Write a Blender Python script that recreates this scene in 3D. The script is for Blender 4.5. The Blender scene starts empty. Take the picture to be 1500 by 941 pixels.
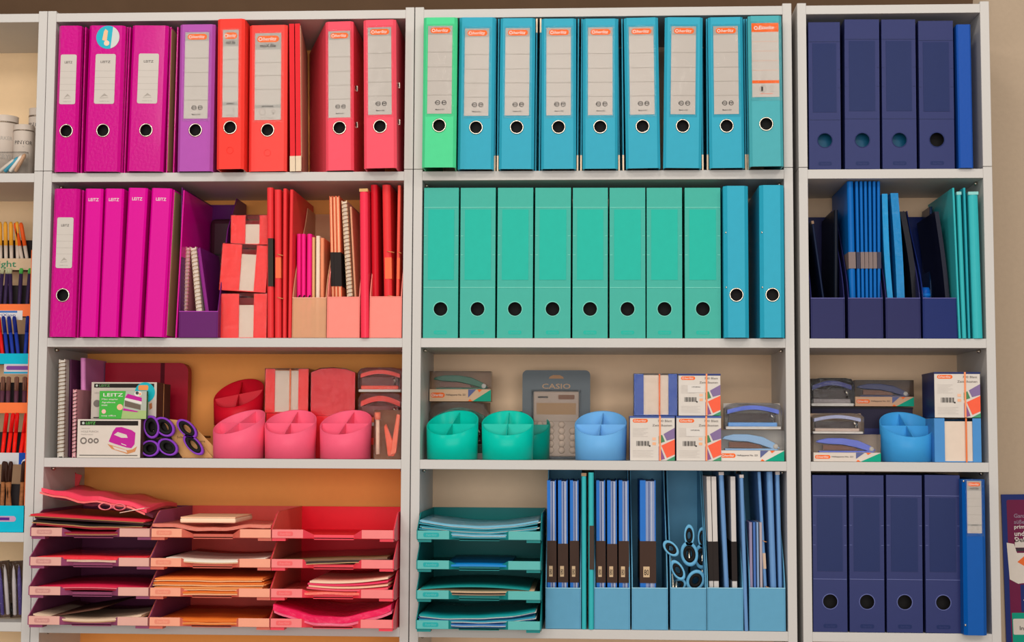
import bpy, bmesh, math, random
from mathutils import Matrix, Vector
random.seed(7)
scene = bpy.context.scene
COL = scene.collection
# ------------------------------------------------------------------ camera
F_PX = 2259.2
YAW, PITCH, ROLL = -0.0538, 0.0779, 0.0046
CAM = Vector((1.1868, -3.2303, 0.4145))
_fw = Vector((math.sin(YAW)*math.cos(PITCH), math.cos(YAW)*math.cos(PITCH), math.sin(PITCH)))
_rt = Vector((math.cos(YAW), -math.sin(YAW), 0))
_up = _rt.cross(_fw)
RT = _rt*math.cos(ROLL) + _up*math.sin(ROLL)
UP = -_rt*math.sin(ROLL) + _up*math.cos(ROLL)
FW = _fw
cam_d = bpy.data.cameras.new('camera')
cam_d.sensor_width = 36.0
cam_d.lens = 36.0*F_PX/1500.0
cam_d.clip_start = 0.05
cam = bpy.data.objects.new('camera', cam_d)
COL.objects.link(cam)
mw = Matrix.Identity(4)
for i, v in enumerate((RT, UP, -FW)):
    mw[0][i], mw[1][i], mw[2][i] = v
mw.translation = CAM
cam.matrix_world = mw
scene.camera = cam
# ------------------------------------------------------------------ world, lights, exposure
scene.view_settings.view_transform = 'Standard'
scene.view_settings.look = 'None'
scene.view_settings.gamma = 1.0
scene.view_settings.use_curve_mapping = False
scene.view_settings.exposure = 0.05
world = bpy.data.worlds.new('shop_light'); scene.world = world
world.use_nodes = True
wb = world.node_tree.nodes['Background']
wb.inputs[0].default_value = (1.0, 0.93, 0.85, 1)
wb.inputs[1].default_value = 0.30
def lamp(x, y, z, sx, sy, power, tint=(1, 0.93, 0.84), aim=None):
    d = bpy.data.lights.new('ceiling_or_fill_lamp', 'AREA')
    d.shape = 'RECTANGLE'; d.size = sx; d.size_y = sy; d.energy = power; d.color = tint
    o = bpy.data.objects.new('ceiling_or_fill_lamp', d); COL.objects.link(o)
    o.location = (x, y, z)
    if aim:
        o.rotation_euler = (Vector(aim)-Vector((x, y, z))).to_track_quat('-Z', 'Y').to_euler()
for x in (-0.7, 1.0, 2.6):
    lamp(x, -1.75, 2.3, 0.4, 0.3, 8.5, aim=(0.9, 0, 0.5))
for x in (-0.8, 1.0, 2.8):
    lamp(x, -6.0, 2.6, 1.3, 0.8, 30, aim=(0.9, 0, 0.2))
lamp(1.0, -7.4, 0.55, 6.0, 2.4, 205, (1, 0.97, 0.93), aim=(1.0, 0, 0.5))   # added fill light behind the camera, no seen source, brightens the shelf interiors
# ------------------------------------------------------------------ pixel helpers: a photograph column / row at a known height / place and depth
def XW(px, z, y):
    d0 = Vector((0, y, z))-CAM; k = px-750.0
    return (k*FW.dot(d0)-F_PX*RT.dot(d0))/(F_PX*RT.x-k*FW.x)
def ZW(py, x, y):
    d0 = Vector((x, y, 0))-CAM; k = 470.5-py
    return (k*FW.dot(d0)-F_PX*UP.dot(d0))/(F_PX*UP.z-k*FW.z)
# ------------------------------------------------------------------ materials
MATS = {}
def lin(c):
    c /= 255.0
    return c/12.92 if c <= 0.04045 else ((c+0.055)/1.055)**2.4
def M(r, g, b, rough=0.45, alpha=1.0, metal=0.0, trans=0.0, bump=0.0, scale=60.0, var=0.05, coat=0.0, spec=0.12, sss=0.0):
    key = (r, g, b, rough, alpha, metal, trans, bump, scale, var, coat, spec, sss)
    if key in MATS: return MATS[key]
    m = bpy.data.materials.new('surface_%d_%d_%d' % (r, g, b)); m.use_nodes = True
    nt = m.node_tree; bs = nt.nodes['Principled BSDF']
    col = [min(lin(c)/1.0, 0.94) for c in (r, g, b)]
    tc = nt.nodes.new('ShaderNodeTexCoord')
    nz = nt.nodes.new('ShaderNodeTexNoise'); nz.inputs['Scale'].default_value = scale; nz.inputs['Detail'].default_value = 3
    nt.links.new(tc.outputs['Object'], nz.inputs['Vector'])
    mx = nt.nodes.new('ShaderNodeMix'); mx.data_type = 'RGBA'
    mx.inputs[6].default_value = [c*(1-var) for c in col]+[1]
    mx.inputs[7].default_value = [min(c*(1+var), 0.96) for c in col]+[1]
    nt.links.new(nz.outputs[0], mx.inputs[0]); nt.links.new(mx.outputs[2], bs.inputs['Base Color'])
    bs.inputs['Roughness'].default_value = rough
    bs.inputs['Alpha'].default_value = alpha
    bs.inputs['Metallic'].default_value = metal
    bs.inputs['Transmission Weight'].default_value = trans
    bs.inputs['Coat Weight'].default_value = coat
    bs.inputs['Coat Roughness'].default_value = 0.08
    bs.inputs['Specular IOR Level'].default_value = spec
    if bump:
        bp = nt.nodes.new('ShaderNodeBump'); bp.inputs['Strength'].default_value = bump; bp.inputs['Distance'].default_value = 0.002
        nt.links.new(nz.outputs[0], bp.inputs['Height']); nt.links.new(bp.outputs[0], bs.inputs['Normal'])
    if sss:  # sheet plastic that lets some light through
        tr = nt.nodes.new('ShaderNodeBsdfTranslucent'); ms = nt.nodes.new('ShaderNodeMixShader')
        nt.links.new(mx.outputs[2], tr.inputs[0]); ms.inputs[0].default_value = sss
        out = nt.nodes['Material Output']
        nt.links.new(bs.outputs[0], ms.inputs[1]); nt.links.new(tr.outputs[0], ms.inputs[2]); nt.links.new(ms.outputs[0], out.inputs[0])
    MATS[key] = m
    return m
WHITE = M(203, 200, 197, 0.4, bump=0.05, scale=200, var=0.02)
LABEL = M(202, 194, 187, 0.4, var=0.02)
METAL = M(215, 205, 190, 0.25, metal=1.0)
RAIL = M(178, 160, 138, 0.4, metal=0.7)
DARK = M(28, 26, 26, 0.6)
def clear_plastic(name, bump, scale, ior):
    """thin clear film: see-through, with the reflections of its facing (Fresnel) and a faint crinkle"""
    m = bpy.data.materials.new(name); m.use_nodes = True; nt = m.node_tree; N = nt.nodes.new
    out = nt.nodes['Material Output']; nt.nodes.remove(nt.nodes['Principled BSDF'])
    tr = N('ShaderNodeBsdfTransparent'); gl = N('ShaderNodeBsdfGlossy'); fr = N('ShaderNodeFresnel'); mx = N('ShaderNodeMixShader')
    tr.inputs[0].default_value = (0.95, 0.95, 0.95, 1); gl.inputs['Roughness'].default_value = 0.07; fr.inputs[0].default_value = ior
    nz = N('ShaderNodeTexNoise'); tc = N('ShaderNodeTexCoord'); bp = N('ShaderNodeBump')
    nz.inputs['Scale'].default_value = scale; nz.inputs['Detail'].default_value = 2; nz.inputs['Distortion'].default_value = 1.2
    bp.inputs['Strength'].default_value = bump; bp.inputs['Distance'].default_value = 0.004
    L = nt.links.new
    L(tc.outputs['Object'], nz.inputs['Vector']); L(nz.outputs[0], bp.inputs['Height']); L(bp.outputs[0], gl.inputs['Normal']); L(bp.outputs[0], fr.inputs['Normal'])
    L(fr.outputs[0], mx.inputs[0]); L(tr.outputs[0], mx.inputs[1]); L(gl.outputs[0], mx.inputs[2]); L(mx.outputs[0], out.inputs[0])
    return m
FILM = clear_plastic('film_wrap', 0.6, 60, 1.25)
CLEAR = clear_plastic('clear_sheet', 0.25, 30, 1.22)
POCKET = clear_plastic('label_pocket', 0.12, 22, 1.13)
# ------------------------------------------------------------------ mesh builder
class MB:
    def __init__(s): s.v = []; s.f = []; s.sm = []
    def add(s, vs, fs, smooth=False, mat=None):
        n = len(s.v)
        s.v += [tuple(mat @ Vector(v)) if mat else tuple(v) for v in vs]
        s.f += [tuple(i+n for i in f) for f in fs]; s.sm += [smooth]*len(fs)
        return s
    def box(s, x0, x1, y0, y1, z0, z1, mat=None):
        vs = [(x, y, z) for x in (x0, x1) for y in (y0, y1) for z in (z0, z1)]
        return s.add(vs, [(0, 1, 3, 2), (4, 6, 7, 5), (0, 4, 5, 1), (2, 3, 7, 6), (0, 2, 6, 4), (1, 5, 7, 3)], mat=mat)
    def prism(s, pts, a, b, axis='x', smooth=False, mat=None):
        n = len(pts)
        mk = {'x': lambda p, t: (t, p[0], p[1]), 'y': lambda p, t: (p[0], t, p[1]), 'z': lambda p, t: (p[0], p[1], t)}[axis]
        vs = [mk(p, a) for p in pts]+[mk(p, b) for p in pts]
        m = len(s.v)
        s.add(vs, [tuple(range(n))[::-1], tuple(range(n, 2*n))], mat=mat)
        for i in range(n):
            j = (i+1) % n
            s.f.append((m+i, m+j, m+n+j, m+n+i)); s.sm.append(smooth)
        return s
    def grid(s, fn, nu, nv, smooth=True, mat=None):
        vs = [fn(u/nu, v/nv) for u in range(nu+1) for v in range(nv+1)]
        fs = [(u*(nv+1)+v, (u+1)*(nv+1)+v, (u+1)*(nv+1)+v+1, u*(nv+1)+v+1) for u in range(nu) for v in range(nv)]
        return s.add(vs, fs, smooth, mat)
    def slab(s, fn, th, nu, nv, smooth=True):
        """curved sheet fn(u,v)->point, thickened along z (closed)"""
        n = (nu+1)*(nv+1)
        top = [fn(u/nu, v/nv) for u in range(nu+1) for v in range(nv+1)]
        bot = [(p[0], p[1], p[2]-th) for p in top]
        q = lambda u, v: u*(nv+1)+v
        fs = [(q(u, v), q(u+1, v), q(u+1, v+1), q(u, v+1)) for u in range(nu) for v in range(nv)]
        fb = [tuple(i+n for i in f[::-1]) for f in fs]
        ed = [q(u, 0) for u in range(nu+1)]+[q(nu, v) for v in range(1, nv+1)]+[q(u, nv) for u in range(nu-1, -1, -1)]+[q(0, v) for v in range(nv-1, 0, -1)]
        fe = [(ed[i], ed[i]+n, ed[(i+1) % len(ed)]+n, ed[(i+1) % len(ed)]) for i in range(len(ed))]
        s.add(top+bot, fs+fb, smooth); m = len(s.v)-2*n
        s.f += [tuple(i+m for i in f) for f in fe]; s.sm += [False]*len(fe)
        return s
    def tube(s, path, r, n=8, closed=False):
        P = [Vector(p) for p in path]; m = len(P); vs = []; fs = []
        for i, p in enumerate(P):
            t = (P[(i+1) % m]-P[i-1]) if closed else (P[min(i+1, m-1)]-P[max(i-1, 0)])
            t.normalize(); a = t.cross(Vector((0, 0, 1)))
            if a.length < 1e-3: a = t.cross(Vector((0, 1, 0)))
            a.normalize(); b = t.cross(a)
            for k in range(n):
                an = 2*math.pi*k/n
                vs.append(tuple(p+a*r*math.cos(an)+b*r*math.sin(an)))
        for i in range(m if closed else m-1):
            j = (i+1) % m
            for k in range(n):
                l = (k+1) % n
                fs.append((i*n+k, i*n+l, j*n+l, j*n+k))
        if not closed: fs += [tuple(range(n))[::-1], tuple(range((m-1)*n, m*n))]
        return s.add(vs, fs, True)
    def lathe(s, prof, n=24, axis='z', mat=None, closed=False):
        vs = []; fs = []; m = len(prof)
        for k in range(n):
            a = 2*math.pi*k/n; c, q = math.cos(a), math.sin(a)
            for (r, h) in prof:
                vs.append({'z': (r*c, r*q, h), 'y': (r*c, h, r*q), 'x': (h, r*c, r*q)}[axis])
        for k in range(n):
            l = (k+1) % n
            for i in range(m if closed else m-1):
                j = (i+1) % m
                fs.append((k*m+i, l*m+i, l*m+j, k*m+j))
        if not closed:
            if prof[0][0] > 1e-6: fs.append(tuple(k*m for k in range(n))[::-1])
            if prof[-1][0] > 1e-6: fs.append(tuple(k*m+m-1 for k in range(n)))
        return s.add(vs, fs, True, mat)
    def holed(s, x0, x1, z0, z1, y0, y1, cx, cz, r, n=28):
        an = [2*math.pi*k/n for k in range(n)]+[math.atan2(z-cz, x-cx) % (2*math.pi) for x in (x0, x1) for z in (z0, z1)]
        an = sorted(set(round(a, 6) for a in an)); n = len(an); vs = []
        for a in an:
            c, q = math.cos(a), math.sin(a); t = 1e9
            if c > 1e-9: t = min(t, (x1-cx)/c)
            if c < -1e-9: t = min(t, (x0-cx)/c)
            if q > 1e-9: t = min(t, (z1-cz)/q)
            if q < -1e-9: t = min(t, (z0-cz)/q)
            for y in (y0, y1):
                vs.append((cx+r*c, y, cz+r*q)); vs.append((cx+t*c, y, cz+t*q))
        fs = []
        for i in range(n):
            a, b = 4*i, 4*((i+1) % n)
            fs += [(a, a+1, b+1, b), (a+2, b+2, b+3, a+3), (a, b, b+2, a+2), (a+1, a+3, b+3, b+1)]
        return s.add(vs, fs)
    def build(s, name, mat, parent=None, bevel=0.0, seg=2):
        me = bpy.data.meshes.new(name)
        me.from_pydata(s.v, [], s.f)
        if bevel:
            bm = bmesh.new(); bm.from_mesh(me)
            bmesh.ops.recalc_face_normals(bm, faces=bm.faces)
            ed = [e for e in bm.edges if len(e.link_faces) == 2 and e.calc_face_angle(0) > 0.5]
            bmesh.ops.bevel(bm, geom=ed, offset=bevel, segments=seg, profile=0.5, affect='EDGES', clamp_overlap=True)
            for f in bm.faces: f.smooth = False
            bm.to_mesh(me); bm.free()
        else:
            me.polygons.foreach_set('use_smooth', s.sm)
            bm = bmesh.new(); bm.from_mesh(me); bmesh.ops.recalc_face_normals(bm, faces=bm.faces); bm.to_mesh(me); bm.free()
        me.materials.append(mat)
        o = bpy.data.objects.new(name, me); COL.objects.link(o)
        if parent: o.parent = parent
        return o
def BX(*a): return MB().box(*a)
def tag(o, label, cat, group=None, kind=None):
    if label: o['label'] = label
    if cat: o['category'] = cat
    if group: o['group'] = group
    if kind: o['kind'] = kind
    return o
def thing(name, label, cat, loc, rot=(0, 0, 0), group=None):
    o = bpy.data.objects.new(name, None); COL.objects.link(o)
    o.empty_display_size = 0.02
    o.location = loc; o.rotation_euler = rot
    return tag(o, label, cat, group)
# ------------------------------------------------------------------ flat print (labels, lettering) laid on a face that looks towards -y
TXT = {}
def text_geo(t):
    if t in TXT: return TXT[t]
    cu = bpy.data.curves.new('lettering', 'FONT'); cu.body = t; cu.resolution_u = 2; cu.offset = 0.012
    ob = bpy.data.objects.new('lettering', cu); COL.objects.link(ob)
    me = bpy.data.meshes.new_from_object(ob.evaluated_get(bpy.context.evaluated_depsgraph_get()))
    vs = [tuple(v.co) for v in me.vertices]; fs = [tuple(p.vertices) for p in me.polygons]
    bpy.data.objects.remove(ob); bpy.data.curves.remove(cu); bpy.data.meshes.remove(me)
    x0 = min(v[0] for v in vs); x1 = max(v[0] for v in vs); y0 = min(v[1] for v in vs); y1 = max(v[1] for v in vs)
    TXT[t] = ([((v[0]-x0)/(x1-x0), (v[1]-y0)/(y1-y0)) for v in vs], fs, (x1-x0)/(y1-y0))
    return TXT[t]
class Print:
    def __init__(s, y=-0.0002): s.v = []; s.f = []; s.mi = []; s.m = []; s.y = y
    def poly(s, pts, mat):
        if mat not in s.m: s.m.append(mat)
        n = len(s.v); s.v += [(p[0], s.y, p[1]) for p in pts]; s.f.append(tuple(range(n, n+len(pts)))); s.mi.append(s.m.index(mat)); return s
    def up(s, d=0.00015): s.y -= d; return s
    def rect(s, x0, x1, z0, z1, mat): return s.poly([(x0, z0), (x1, z0), (x1, z1), (x0, z1)], mat)
    def disc(s, cx, cz, r, mat, n=20, rz=None): return s.poly([(cx+r*math.cos(2*math.pi*k/n), cz+(rz or r)*math.sin(2*math.pi*k/n)) for k in range(n)], mat)
    def ring(s, cx, cz, r, t, mat, n=20):
        for k in range(n):
            a, b = 2*math.pi*k/n, 2*math.pi*(k+1)/n
            s.poly([(cx+r*math.cos(a), cz+r*math.sin(a)), (cx+r*math.cos(b), cz+r*math.sin(b)), (cx+(r-t)*math.cos(b), cz+(r-t)*math.sin(b)), (cx+(r-t)*math.cos(a), cz+(r-t)*math.sin(a))], mat)
        return s
    def rrect(s, x0, x1, z0, z1, r, mat, n=5):
        r = min(r, (x1-x0)/2, (z1-z0)/2); pts = []
        for (cx, cz, a0) in ((x1-r, z1-r, 0), (x0+r, z1-r, 90), (x0+r, z0+r, 180), (x1-r, z0+r, 270)):
            for k in range(n+1):
                a = math.radians(a0+90*k/n); pts.append((cx+r*math.cos(a), cz+r*math.sin(a)))
        return s.poly(pts, mat)
    def text(s, t, x0, x1, z0, mat, h=None, shear=0.0):
        if mat not in s.m: s.m.append(mat)
        vs, fs, asp = text_geo(t); h = h or (x1-x0)/asp; n = len(s.v)
        s.v += [(x0+(x1-x0)*u+shear*h*v, s.y, z0+h*v) for u, v in vs]
        s.f += [tuple(i+n for i in f) for f in fs]; s.mi += [s.m.index(mat)]*len(fs); return s
    def build(s, parent, name='print'):
        me = bpy.data.meshes.new(name); me.from_pydata(s.v, [], s.f)
        for m in s.m: me.materials.append(m)
        me.polygons.foreach_set('material_index', s.mi)
        o = bpy.data.objects.new(name, me); COL.objects.link(o); o.parent = parent
        return o
INK = M(70, 66, 64, 0.6); GREY = M(176, 172, 166, 0.5); ORANGE = M(244, 108, 38, 0.5); PALE = M(226, 220, 214, 0.5); FAINT = M(168, 160, 152, 0.6)
def pill(P, x0, x1, z0, z1):
    """orange oval with the white slanted script of the maker"""
    P.rrect(x0, x1, z0, z1, 1, ORANGE); P.up()
    w, h = x1-x0, z1-z0
    P.ring(x0+0.15*w, z0+0.5*h, 0.30*h, 0.11*h, PALE, 12)
    P.text('herlitz', x0+0.25*w, x0+0.86*w, z0+0.24*h, PALE, 0.55*h, 0.3); P.up()
def emblem(P, cx, cz, s, mat=INK):
    P.ring(cx-s*1.3, cz, s, s*0.22, mat, 14); P.ring(cx+s*1.3, cz, s, s*0.22, mat, 14)
    P.up(); P.text('FSC', cx-s*2.4, cx-s*0.3, cz-s*0.35, mat, s*0.7); P.text('PP', cx+s*0.6, cx+s*2.0, cz-s*0.35, mat, s*0.7)
ORD = ['first', 'second', 'third', 'fourth', 'fifth', 'sixth', 'seventh', 'eighth', 'ninth']
# ------------------------------------------------------------------ the room
FLOOR = -1.03
tag(BX(-2.5, 4.5, -6.0, 0.30, FLOOR-0.05, FLOOR).build('floor', M(150, 128, 108, 0.5, scale=8, var=0.12)), None, None, kind='structure')
tag(BX(-2.5, 4.5, 0.30, 0.36, FLOOR, 2.8).build('wall_back', M(184, 164, 142, 0.8, bump=0.25, scale=90, var=0.05)), None, None, kind='structure')
mb = MB(); mb.prism([(0.30, 1.350), (0.30, 1.56), (0.215, 1.56), (0.185, 1.50), (0.185, 1.43), (0.215, 1.365), (0.25, 1.350)], -2.0, 2.03, 'x')
tag(mb.build('trim_1', M(92, 70, 52, 0.7, scale=12, var=0.15)), None, None, kind='structure')
# ------------------------------------------------------------------ bookcases
PN, DEPTH, TH = 0.0187, 0.282, 0.0195
T0, T1 = 1.3373, 1.3186
S1, S2, S3, S4 = 0.9864, 0.6307, 0.3752, 0.0272
SEAM = 0.991
def bookcase(x0, x1, shelves, back, label):
    t = thing('bookcase', label, 'bookcase', (x0, 0, FLOOR))
    w = x1-x0; o = -FLOOR
    for a, b in ((0, PN), (w-PN, w)):
        BX(a, b, 0, DEPTH, 0, SEAM-0.0006+o).build('side_panel', WHITE, t, 0.0006, 1)
        BX(a, b, 0, DEPTH, SEAM+0.0006+o, 1.3425+o).build('upper_side_panel', WHITE, t, 0.0006, 1)
    BX(PN, w-PN, 0.0005, DEPTH-0.01, T1+o, T0+o).build('top_panel', WHITE, t, 0.0006, 1)
    for z in shelves+[-0.335, -0.69]:
        s = BX(PN, w-PN, 0.0005, DEPTH-0.017, z-TH+o, z+o).build('shelf', WHITE, t, 0.0006, 1)
        for px in (PN+0.004, w-PN-0.004):
            MB().lathe([(0.004, 0), (0.004, 0.008)], 10, 'y', Matrix.Translation((px, 0.045, z-TH-0.004+o))).build('shelf_pin', METAL, s)
    BX(PN, w-PN, 0.015, DEPTH-0.017, 0.05, 0.07).build('bottom_panel', WHITE, t)
    BX(PN, w-PN, 0.012, 0.03, 0, 0.05).build('plinth', WHITE, t)
    BX(PN, w-PN, DEPTH-0.017, DEPTH-0.012, 0.02, T0-0.002+o).build('back_panel', back, t)
    return t
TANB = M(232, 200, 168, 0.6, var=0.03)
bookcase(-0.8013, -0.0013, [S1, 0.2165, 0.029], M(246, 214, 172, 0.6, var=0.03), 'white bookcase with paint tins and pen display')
bookcase(0.0, 0.8, [S1, S2, S3, S4], M(255, 166, 88, 0.6, var=0.03), 'white bookcase of pink, red and purple stationery with bounce light painted on its back')  # warm bounce light off the red stationery is painted into the back colour
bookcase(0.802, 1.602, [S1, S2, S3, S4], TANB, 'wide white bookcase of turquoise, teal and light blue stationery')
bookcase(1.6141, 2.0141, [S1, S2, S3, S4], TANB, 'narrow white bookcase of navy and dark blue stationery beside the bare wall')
# ------------------------------------------------------------------ placing by columns and rows of the photograph, at a real depth
def place(xbl, xbr, xtl, ytop, z0, yf):
    xl, xr = XW(xbl, z0, yf), XW(xbr, z0, yf); xc = (xl+xr)/2
    h = ZW(ytop, xc, yf)-z0
    lean = math.atan((XW(xtl, z0+h, yf)-xl)/h)
    return xc, xr-xl, h, lean
# ------------------------------------------------------------------ spine labels
def herlitz_label(t, w, z0, z1, big=False):
    lb = BX(-w/2, w/2, -0.0008, 0.0002, z0, z1).build('spine_label', LABEL, t)
    P = Print(-0.001); h = z1-z0; Z = lambda f: z1-h*f
    if big:
        P.rect(-w/2, w/2, Z(0.19), z1, GREY).rect(-w/2, w/2, Z(0.865), Z(0.825), GREY).up()
        pill(P, -w*0.42, w*0.42, Z(0.105), Z(0.03))
        P.text('maX.file', -w*0.3, w*0.3, Z(0.165), INK, h*0.04)
        P.text('protect', -w*0.22, w*0.22, Z(0.86), INK, h*0.025)
        P.ring(-w*0.2, Z(0.91), w*0.13, w*0.02, FAINT); P.ring(w*0.22, Z(0.905), w*0.07, w*0.02, FAINT).rect(w*0.2, w*0.24, Z(0.945), Z(0.92), FAINT)
        P.text('Made in Germany', -w*0.25, w*0.25, Z(0.985), FAINT, h*0.016)
        fr = (0.34, 0.49, 0.65)
    else:
        P.rect(-w/2, w/2, Z(0.1), z1, GREY).up()
        pill(P, -w*0.4, w*0.42, Z(0.085), Z(0.02))
        emblem(P, w*0.06, Z(0.875), w*0.1)
        P.text('Made in EU', -w*0.16, w*0.2, Z(0.96), INK, h*0.014)
        fr = (0.298, 0.467, 0.627, 0.787)
    for f in fr: P.rect(-w/2, w/2, Z(f)-0.0003, Z(f)+0.0003, FAINT)
    P.build(lb, 'lettering')
    # clear pocket around the card, open at one side
    BX(-w/2-0.003, w/2+0.004, -0.0014, -0.0011, z0-0.006, z1+0.004).build('label_pocket', POCKET, t)
def leitz_label(t, w, z0, z1):
    P = Print(-0.0006); h = z1-z0; Z = lambda f: z1-h*f
    P.rrect(-w/2, w/2, z0, z1, 0.004, LABEL).up()
    P.text('LEITZ', -w*0.24, w*0.24, Z(0.18), INK, h*0.045)
    for f in (0.34, 0.47, 0.6, 0.72): P.rect(-w/2, w/2, Z(f)-0.0002, Z(f)+0.0002, FAINT)
    P.poly([(-w*0.2, Z(0.87)), (0, Z(0.79)), (w*0.2, Z(0.85)), (0.0, Z(0.84))], FAINT); P.poly([(-w*0.22, Z(0.89)), (w*0.2, Z(0.88)), (w*0.2, Z(0.87)), (-w*0.22, Z(0.88))], FAINT)
    P.text('made in eu', -w*0.25, w*0.25, Z(0.955), FAINT, h*0.02)
    P.build(t, 'spine_label')
def esselte_label(t, w, z0, z1):
    lb = BX(-w/2, w/2, -0.0008, 0.0002, z0, z1).build('spine_label', LABEL, t)
    P = Print(-0.001); h = z1-z0; Z = lambda f: z1-h*f
    P.rect(-w/2, w/2, Z(0.12), z1, ORANGE).rect(-w/2, w/2, Z(0.815), Z(0.775), ORANGE).up()
    for f in (0.25, 0.38, 0.51, 0.64): P.rect(-w/2, w/2, Z(f)-0.0003, Z(f)+0.0003, M(230, 170, 140, 0.5))
    P.ring(-w*0.34, Z(0.065), w*0.07, w*0.025, PALE, 12).text('Esselte', -w*0.25, w*0.32, Z(0.085), PALE, h*0.05, 0.3)
    P.ring(-w*0.1, Z(0.89), w*0.13, w*0.02, FAINT).text('1', -w*0.17, -w*0.1, Z(0.92), INK, h*0.06)
    P.ring(w*0.22, Z(0.87), w*0.07, w*0.02, FAINT).rect(w*0.15, w*0.3, Z(0.93), Z(0.92), FAINT)
    P.text('100 % recycled', -w*0.2, w*0.25, Z(0.965), ORANGE, h*0.018)
    P.build(lb, 'lettering')
    BX(-w/2-0.003, w/2+0.006, -0.0014, -0.0011, z0-0.008, z1+0.004).build('label_pocket', POCKET, t)
# ------------------------------------------------------------------ lever arch binders
def cover(sgn, w, h, d, c, taper, th=0.0025):
    """cover board with the folded hinge strip, as one bent sheet"""
    x = sgn*w/2; xi = x-sgn*c; xb = x-sgn*taper
    o = [(xi, 0.0), (x, c*0.9), (xb, d), (xb-sgn*th, d), (x-sgn*th, c*0.9+0.001), (xi-sgn*th*0.4, th)]
    if sgn < 0: o = o[::-1]
    return MB().prism(o, 0, h, 'z')
def binder(xbl, xbr, xtl, ytop, z0, yf, mat, style, label, group=None, hole=0.089, depth=0.285, taper=0.014, lw=None, name='lever_arch_binder', chamfer=0.006, extra=None, splay=None, side=None, yaw=0.0):
    xc, w, h, lean = place(xbl, xbr, xtl, ytop, z0, yf)
    t = thing(name, label, 'binder', (xc, yf, z0+abs(math.sin(lean))*(w/2+max(0, -(splay or (0, 0))[0]))+0.0004), (0, lean, yaw), group)
    depth = min(depth, 0.2625-yf)
    tl, tr = splay or (taper, taper)
    c = chamfer
    if hole:
        r = 0.0128
        MB().holed(-w/2+c, w/2-c, 0, h, 0, 0.003, 0, hole, r).build('spine', mat, t)
        MB().lathe([(r+0.0022, 0.0), (r+0.0022, -0.0012), (r+0.0004, -0.0022), (r-0.0004, -0.0014), (r-0.0004, 0.0004)], 28, 'y', Matrix.Translation((0, 0, hole)), closed=True).build('finger_ring', METAL, t)
        BX(-w/2+c, w/2-c, 0.018, 0.0195, hole-0.022, hole+0.022).build('hole_shade', DARK, t)  # dark sheet added inside; its colour stands in for shade in the hole
    else:
        BX(-w/2+c, w/2-c, 0, 0.003, 0, h).build('spine', mat, t)
    cover(-1, w, h, depth, c, tl).build('back_cover', mat, t)
    cover(1, w, h, depth, c, tr).build('front_cover', side or mat, t)
    if style == 'herlitz': herlitz_label(t, lw or 0.0515, 0.114, 0.302)
    elif style == 'max': herlitz_label(t, lw or 0.0565, 0.111, 0.30, True)
    elif style == 'max_small': herlitz_label(t, lw, 0.205, 0.311, True)
    elif style == 'leitz': leitz_label(t, lw or 0.044, 0.147, 0.256)
    elif style == 'esselte': esselte_label(t, lw or 0.056, 0.146, 0.303)
    elif style == 'leitz_slim':
        P = Print(); P.text('LEITZ', -0.011, 0.011, h-0.027, PALE, 0.0065); P.build(t, 'lettering')
    if extra: extra(t, w, h)
    return t
def emboss(t, w, h):
    MB().lathe([(0.0075, 0.0), (0.0075, -0.0007), (0.0065, -0.0007), (0.0065, 0.0)], 24, 'y', Matrix.Translation((0, 0, 0.04)), closed=True).build('embossed_emblem', t.children[0].data.materials[0], t)
def rivets(xs, zs):
    def fn(t, w, h):
        for z in zs:
            MB().lathe([(0.0, -0.0008), (0.0022, -0.0006), (0.0026, 0.0006)], 12, 'y', Matrix.Translation((xs(w), 0.0026, z))).build('rivet', METAL, t)
    return fn
def rado(t, w, h):   # the two locking slots through the cover
    for z in (0.107, 0.187):
        a = BX(w/2-0.0032, w/2+0.0004, 0.034, 0.05, z-0.004, z+0.004).build('locking_slot', DARK, t)
        BX(w/2-0.003, w/2+0.0022, 0.046, 0.050, z-0.006, z+0.006).build('slot_rivet', METAL, a)
MAG = M(202, 0, 136, 0.22, bump=0.3, scale=150, var=0.03, coat=0.2)
MAG2 = M(218, 0, 152, 0.32, bump=0.06, scale=150, var=0.03)
LILAC = M(176, 82, 176, 0.4); RED = M(246, 62, 52, 0.4); ORED = M(255, 76, 70, 0.42); PINK = M(255, 84, 104, 0.42)
GREEN = M(76, 210, 146, 0.4); TURQ = M(50, 164, 192, 0.42); ESS = M(74, 168, 178, 0.42); RINGB = M(44, 166, 196, 0.38)
BLUE = M(22, 78, 168, 0.4, bump=0.15, scale=160); BLUE2 = M(0, 84, 168, 0.35)
g = 'magenta lever arch binders on the top shelf'
def sticker(t, w, h):
    P = Print(-0.0008); cx, cz, r = 0.003, h-0.026, 0.0255
    s = BX(0, 0.0001, 0, 0.0001, 0, 0.0001)
    P.disc(cx, cz, r, M(40, 178, 200, 0.4), 32).up()
    P.poly([(cx+r*math.cos(a), cz+r*math.sin(a)) for a in [math.radians(q) for q in range(-75, 66, 10)]], M(206, 208, 206, 0.5)).up()
    P.poly([(cx-0.012, cz-0.006), (cx-0.002, cz-0.009), (cx+0.0, cz+0.014), (cx-0.006, cz+0.018), (cx-0.009, cz+0.012)], M(238, 190, 150, 0.5)).up()
    P.disc(cx-0.002, cz-0.013, 0.006, M(240, 205, 180, 0.5), 14)
    P.build(t, 'round_sticker')
binder(78.5, 111.5, 86, 38, S1, -0.012, MAG, 'leitz', 'narrow glossy magenta lever arch binder against the side of the top shelf', g, lw=0.035)
binder(122, 175, 130.5, 38, S1, -0.012, MAG, 'leitz', 'glossy magenta lever arch binder with a round cyan sticker above its label', g, extra=sticker)
binder(185, 238, 193.7, 38, S1, -0.012, MAG, 'leitz', 'wide glossy magenta lever arch binder next to the lilac binder', g)
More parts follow.
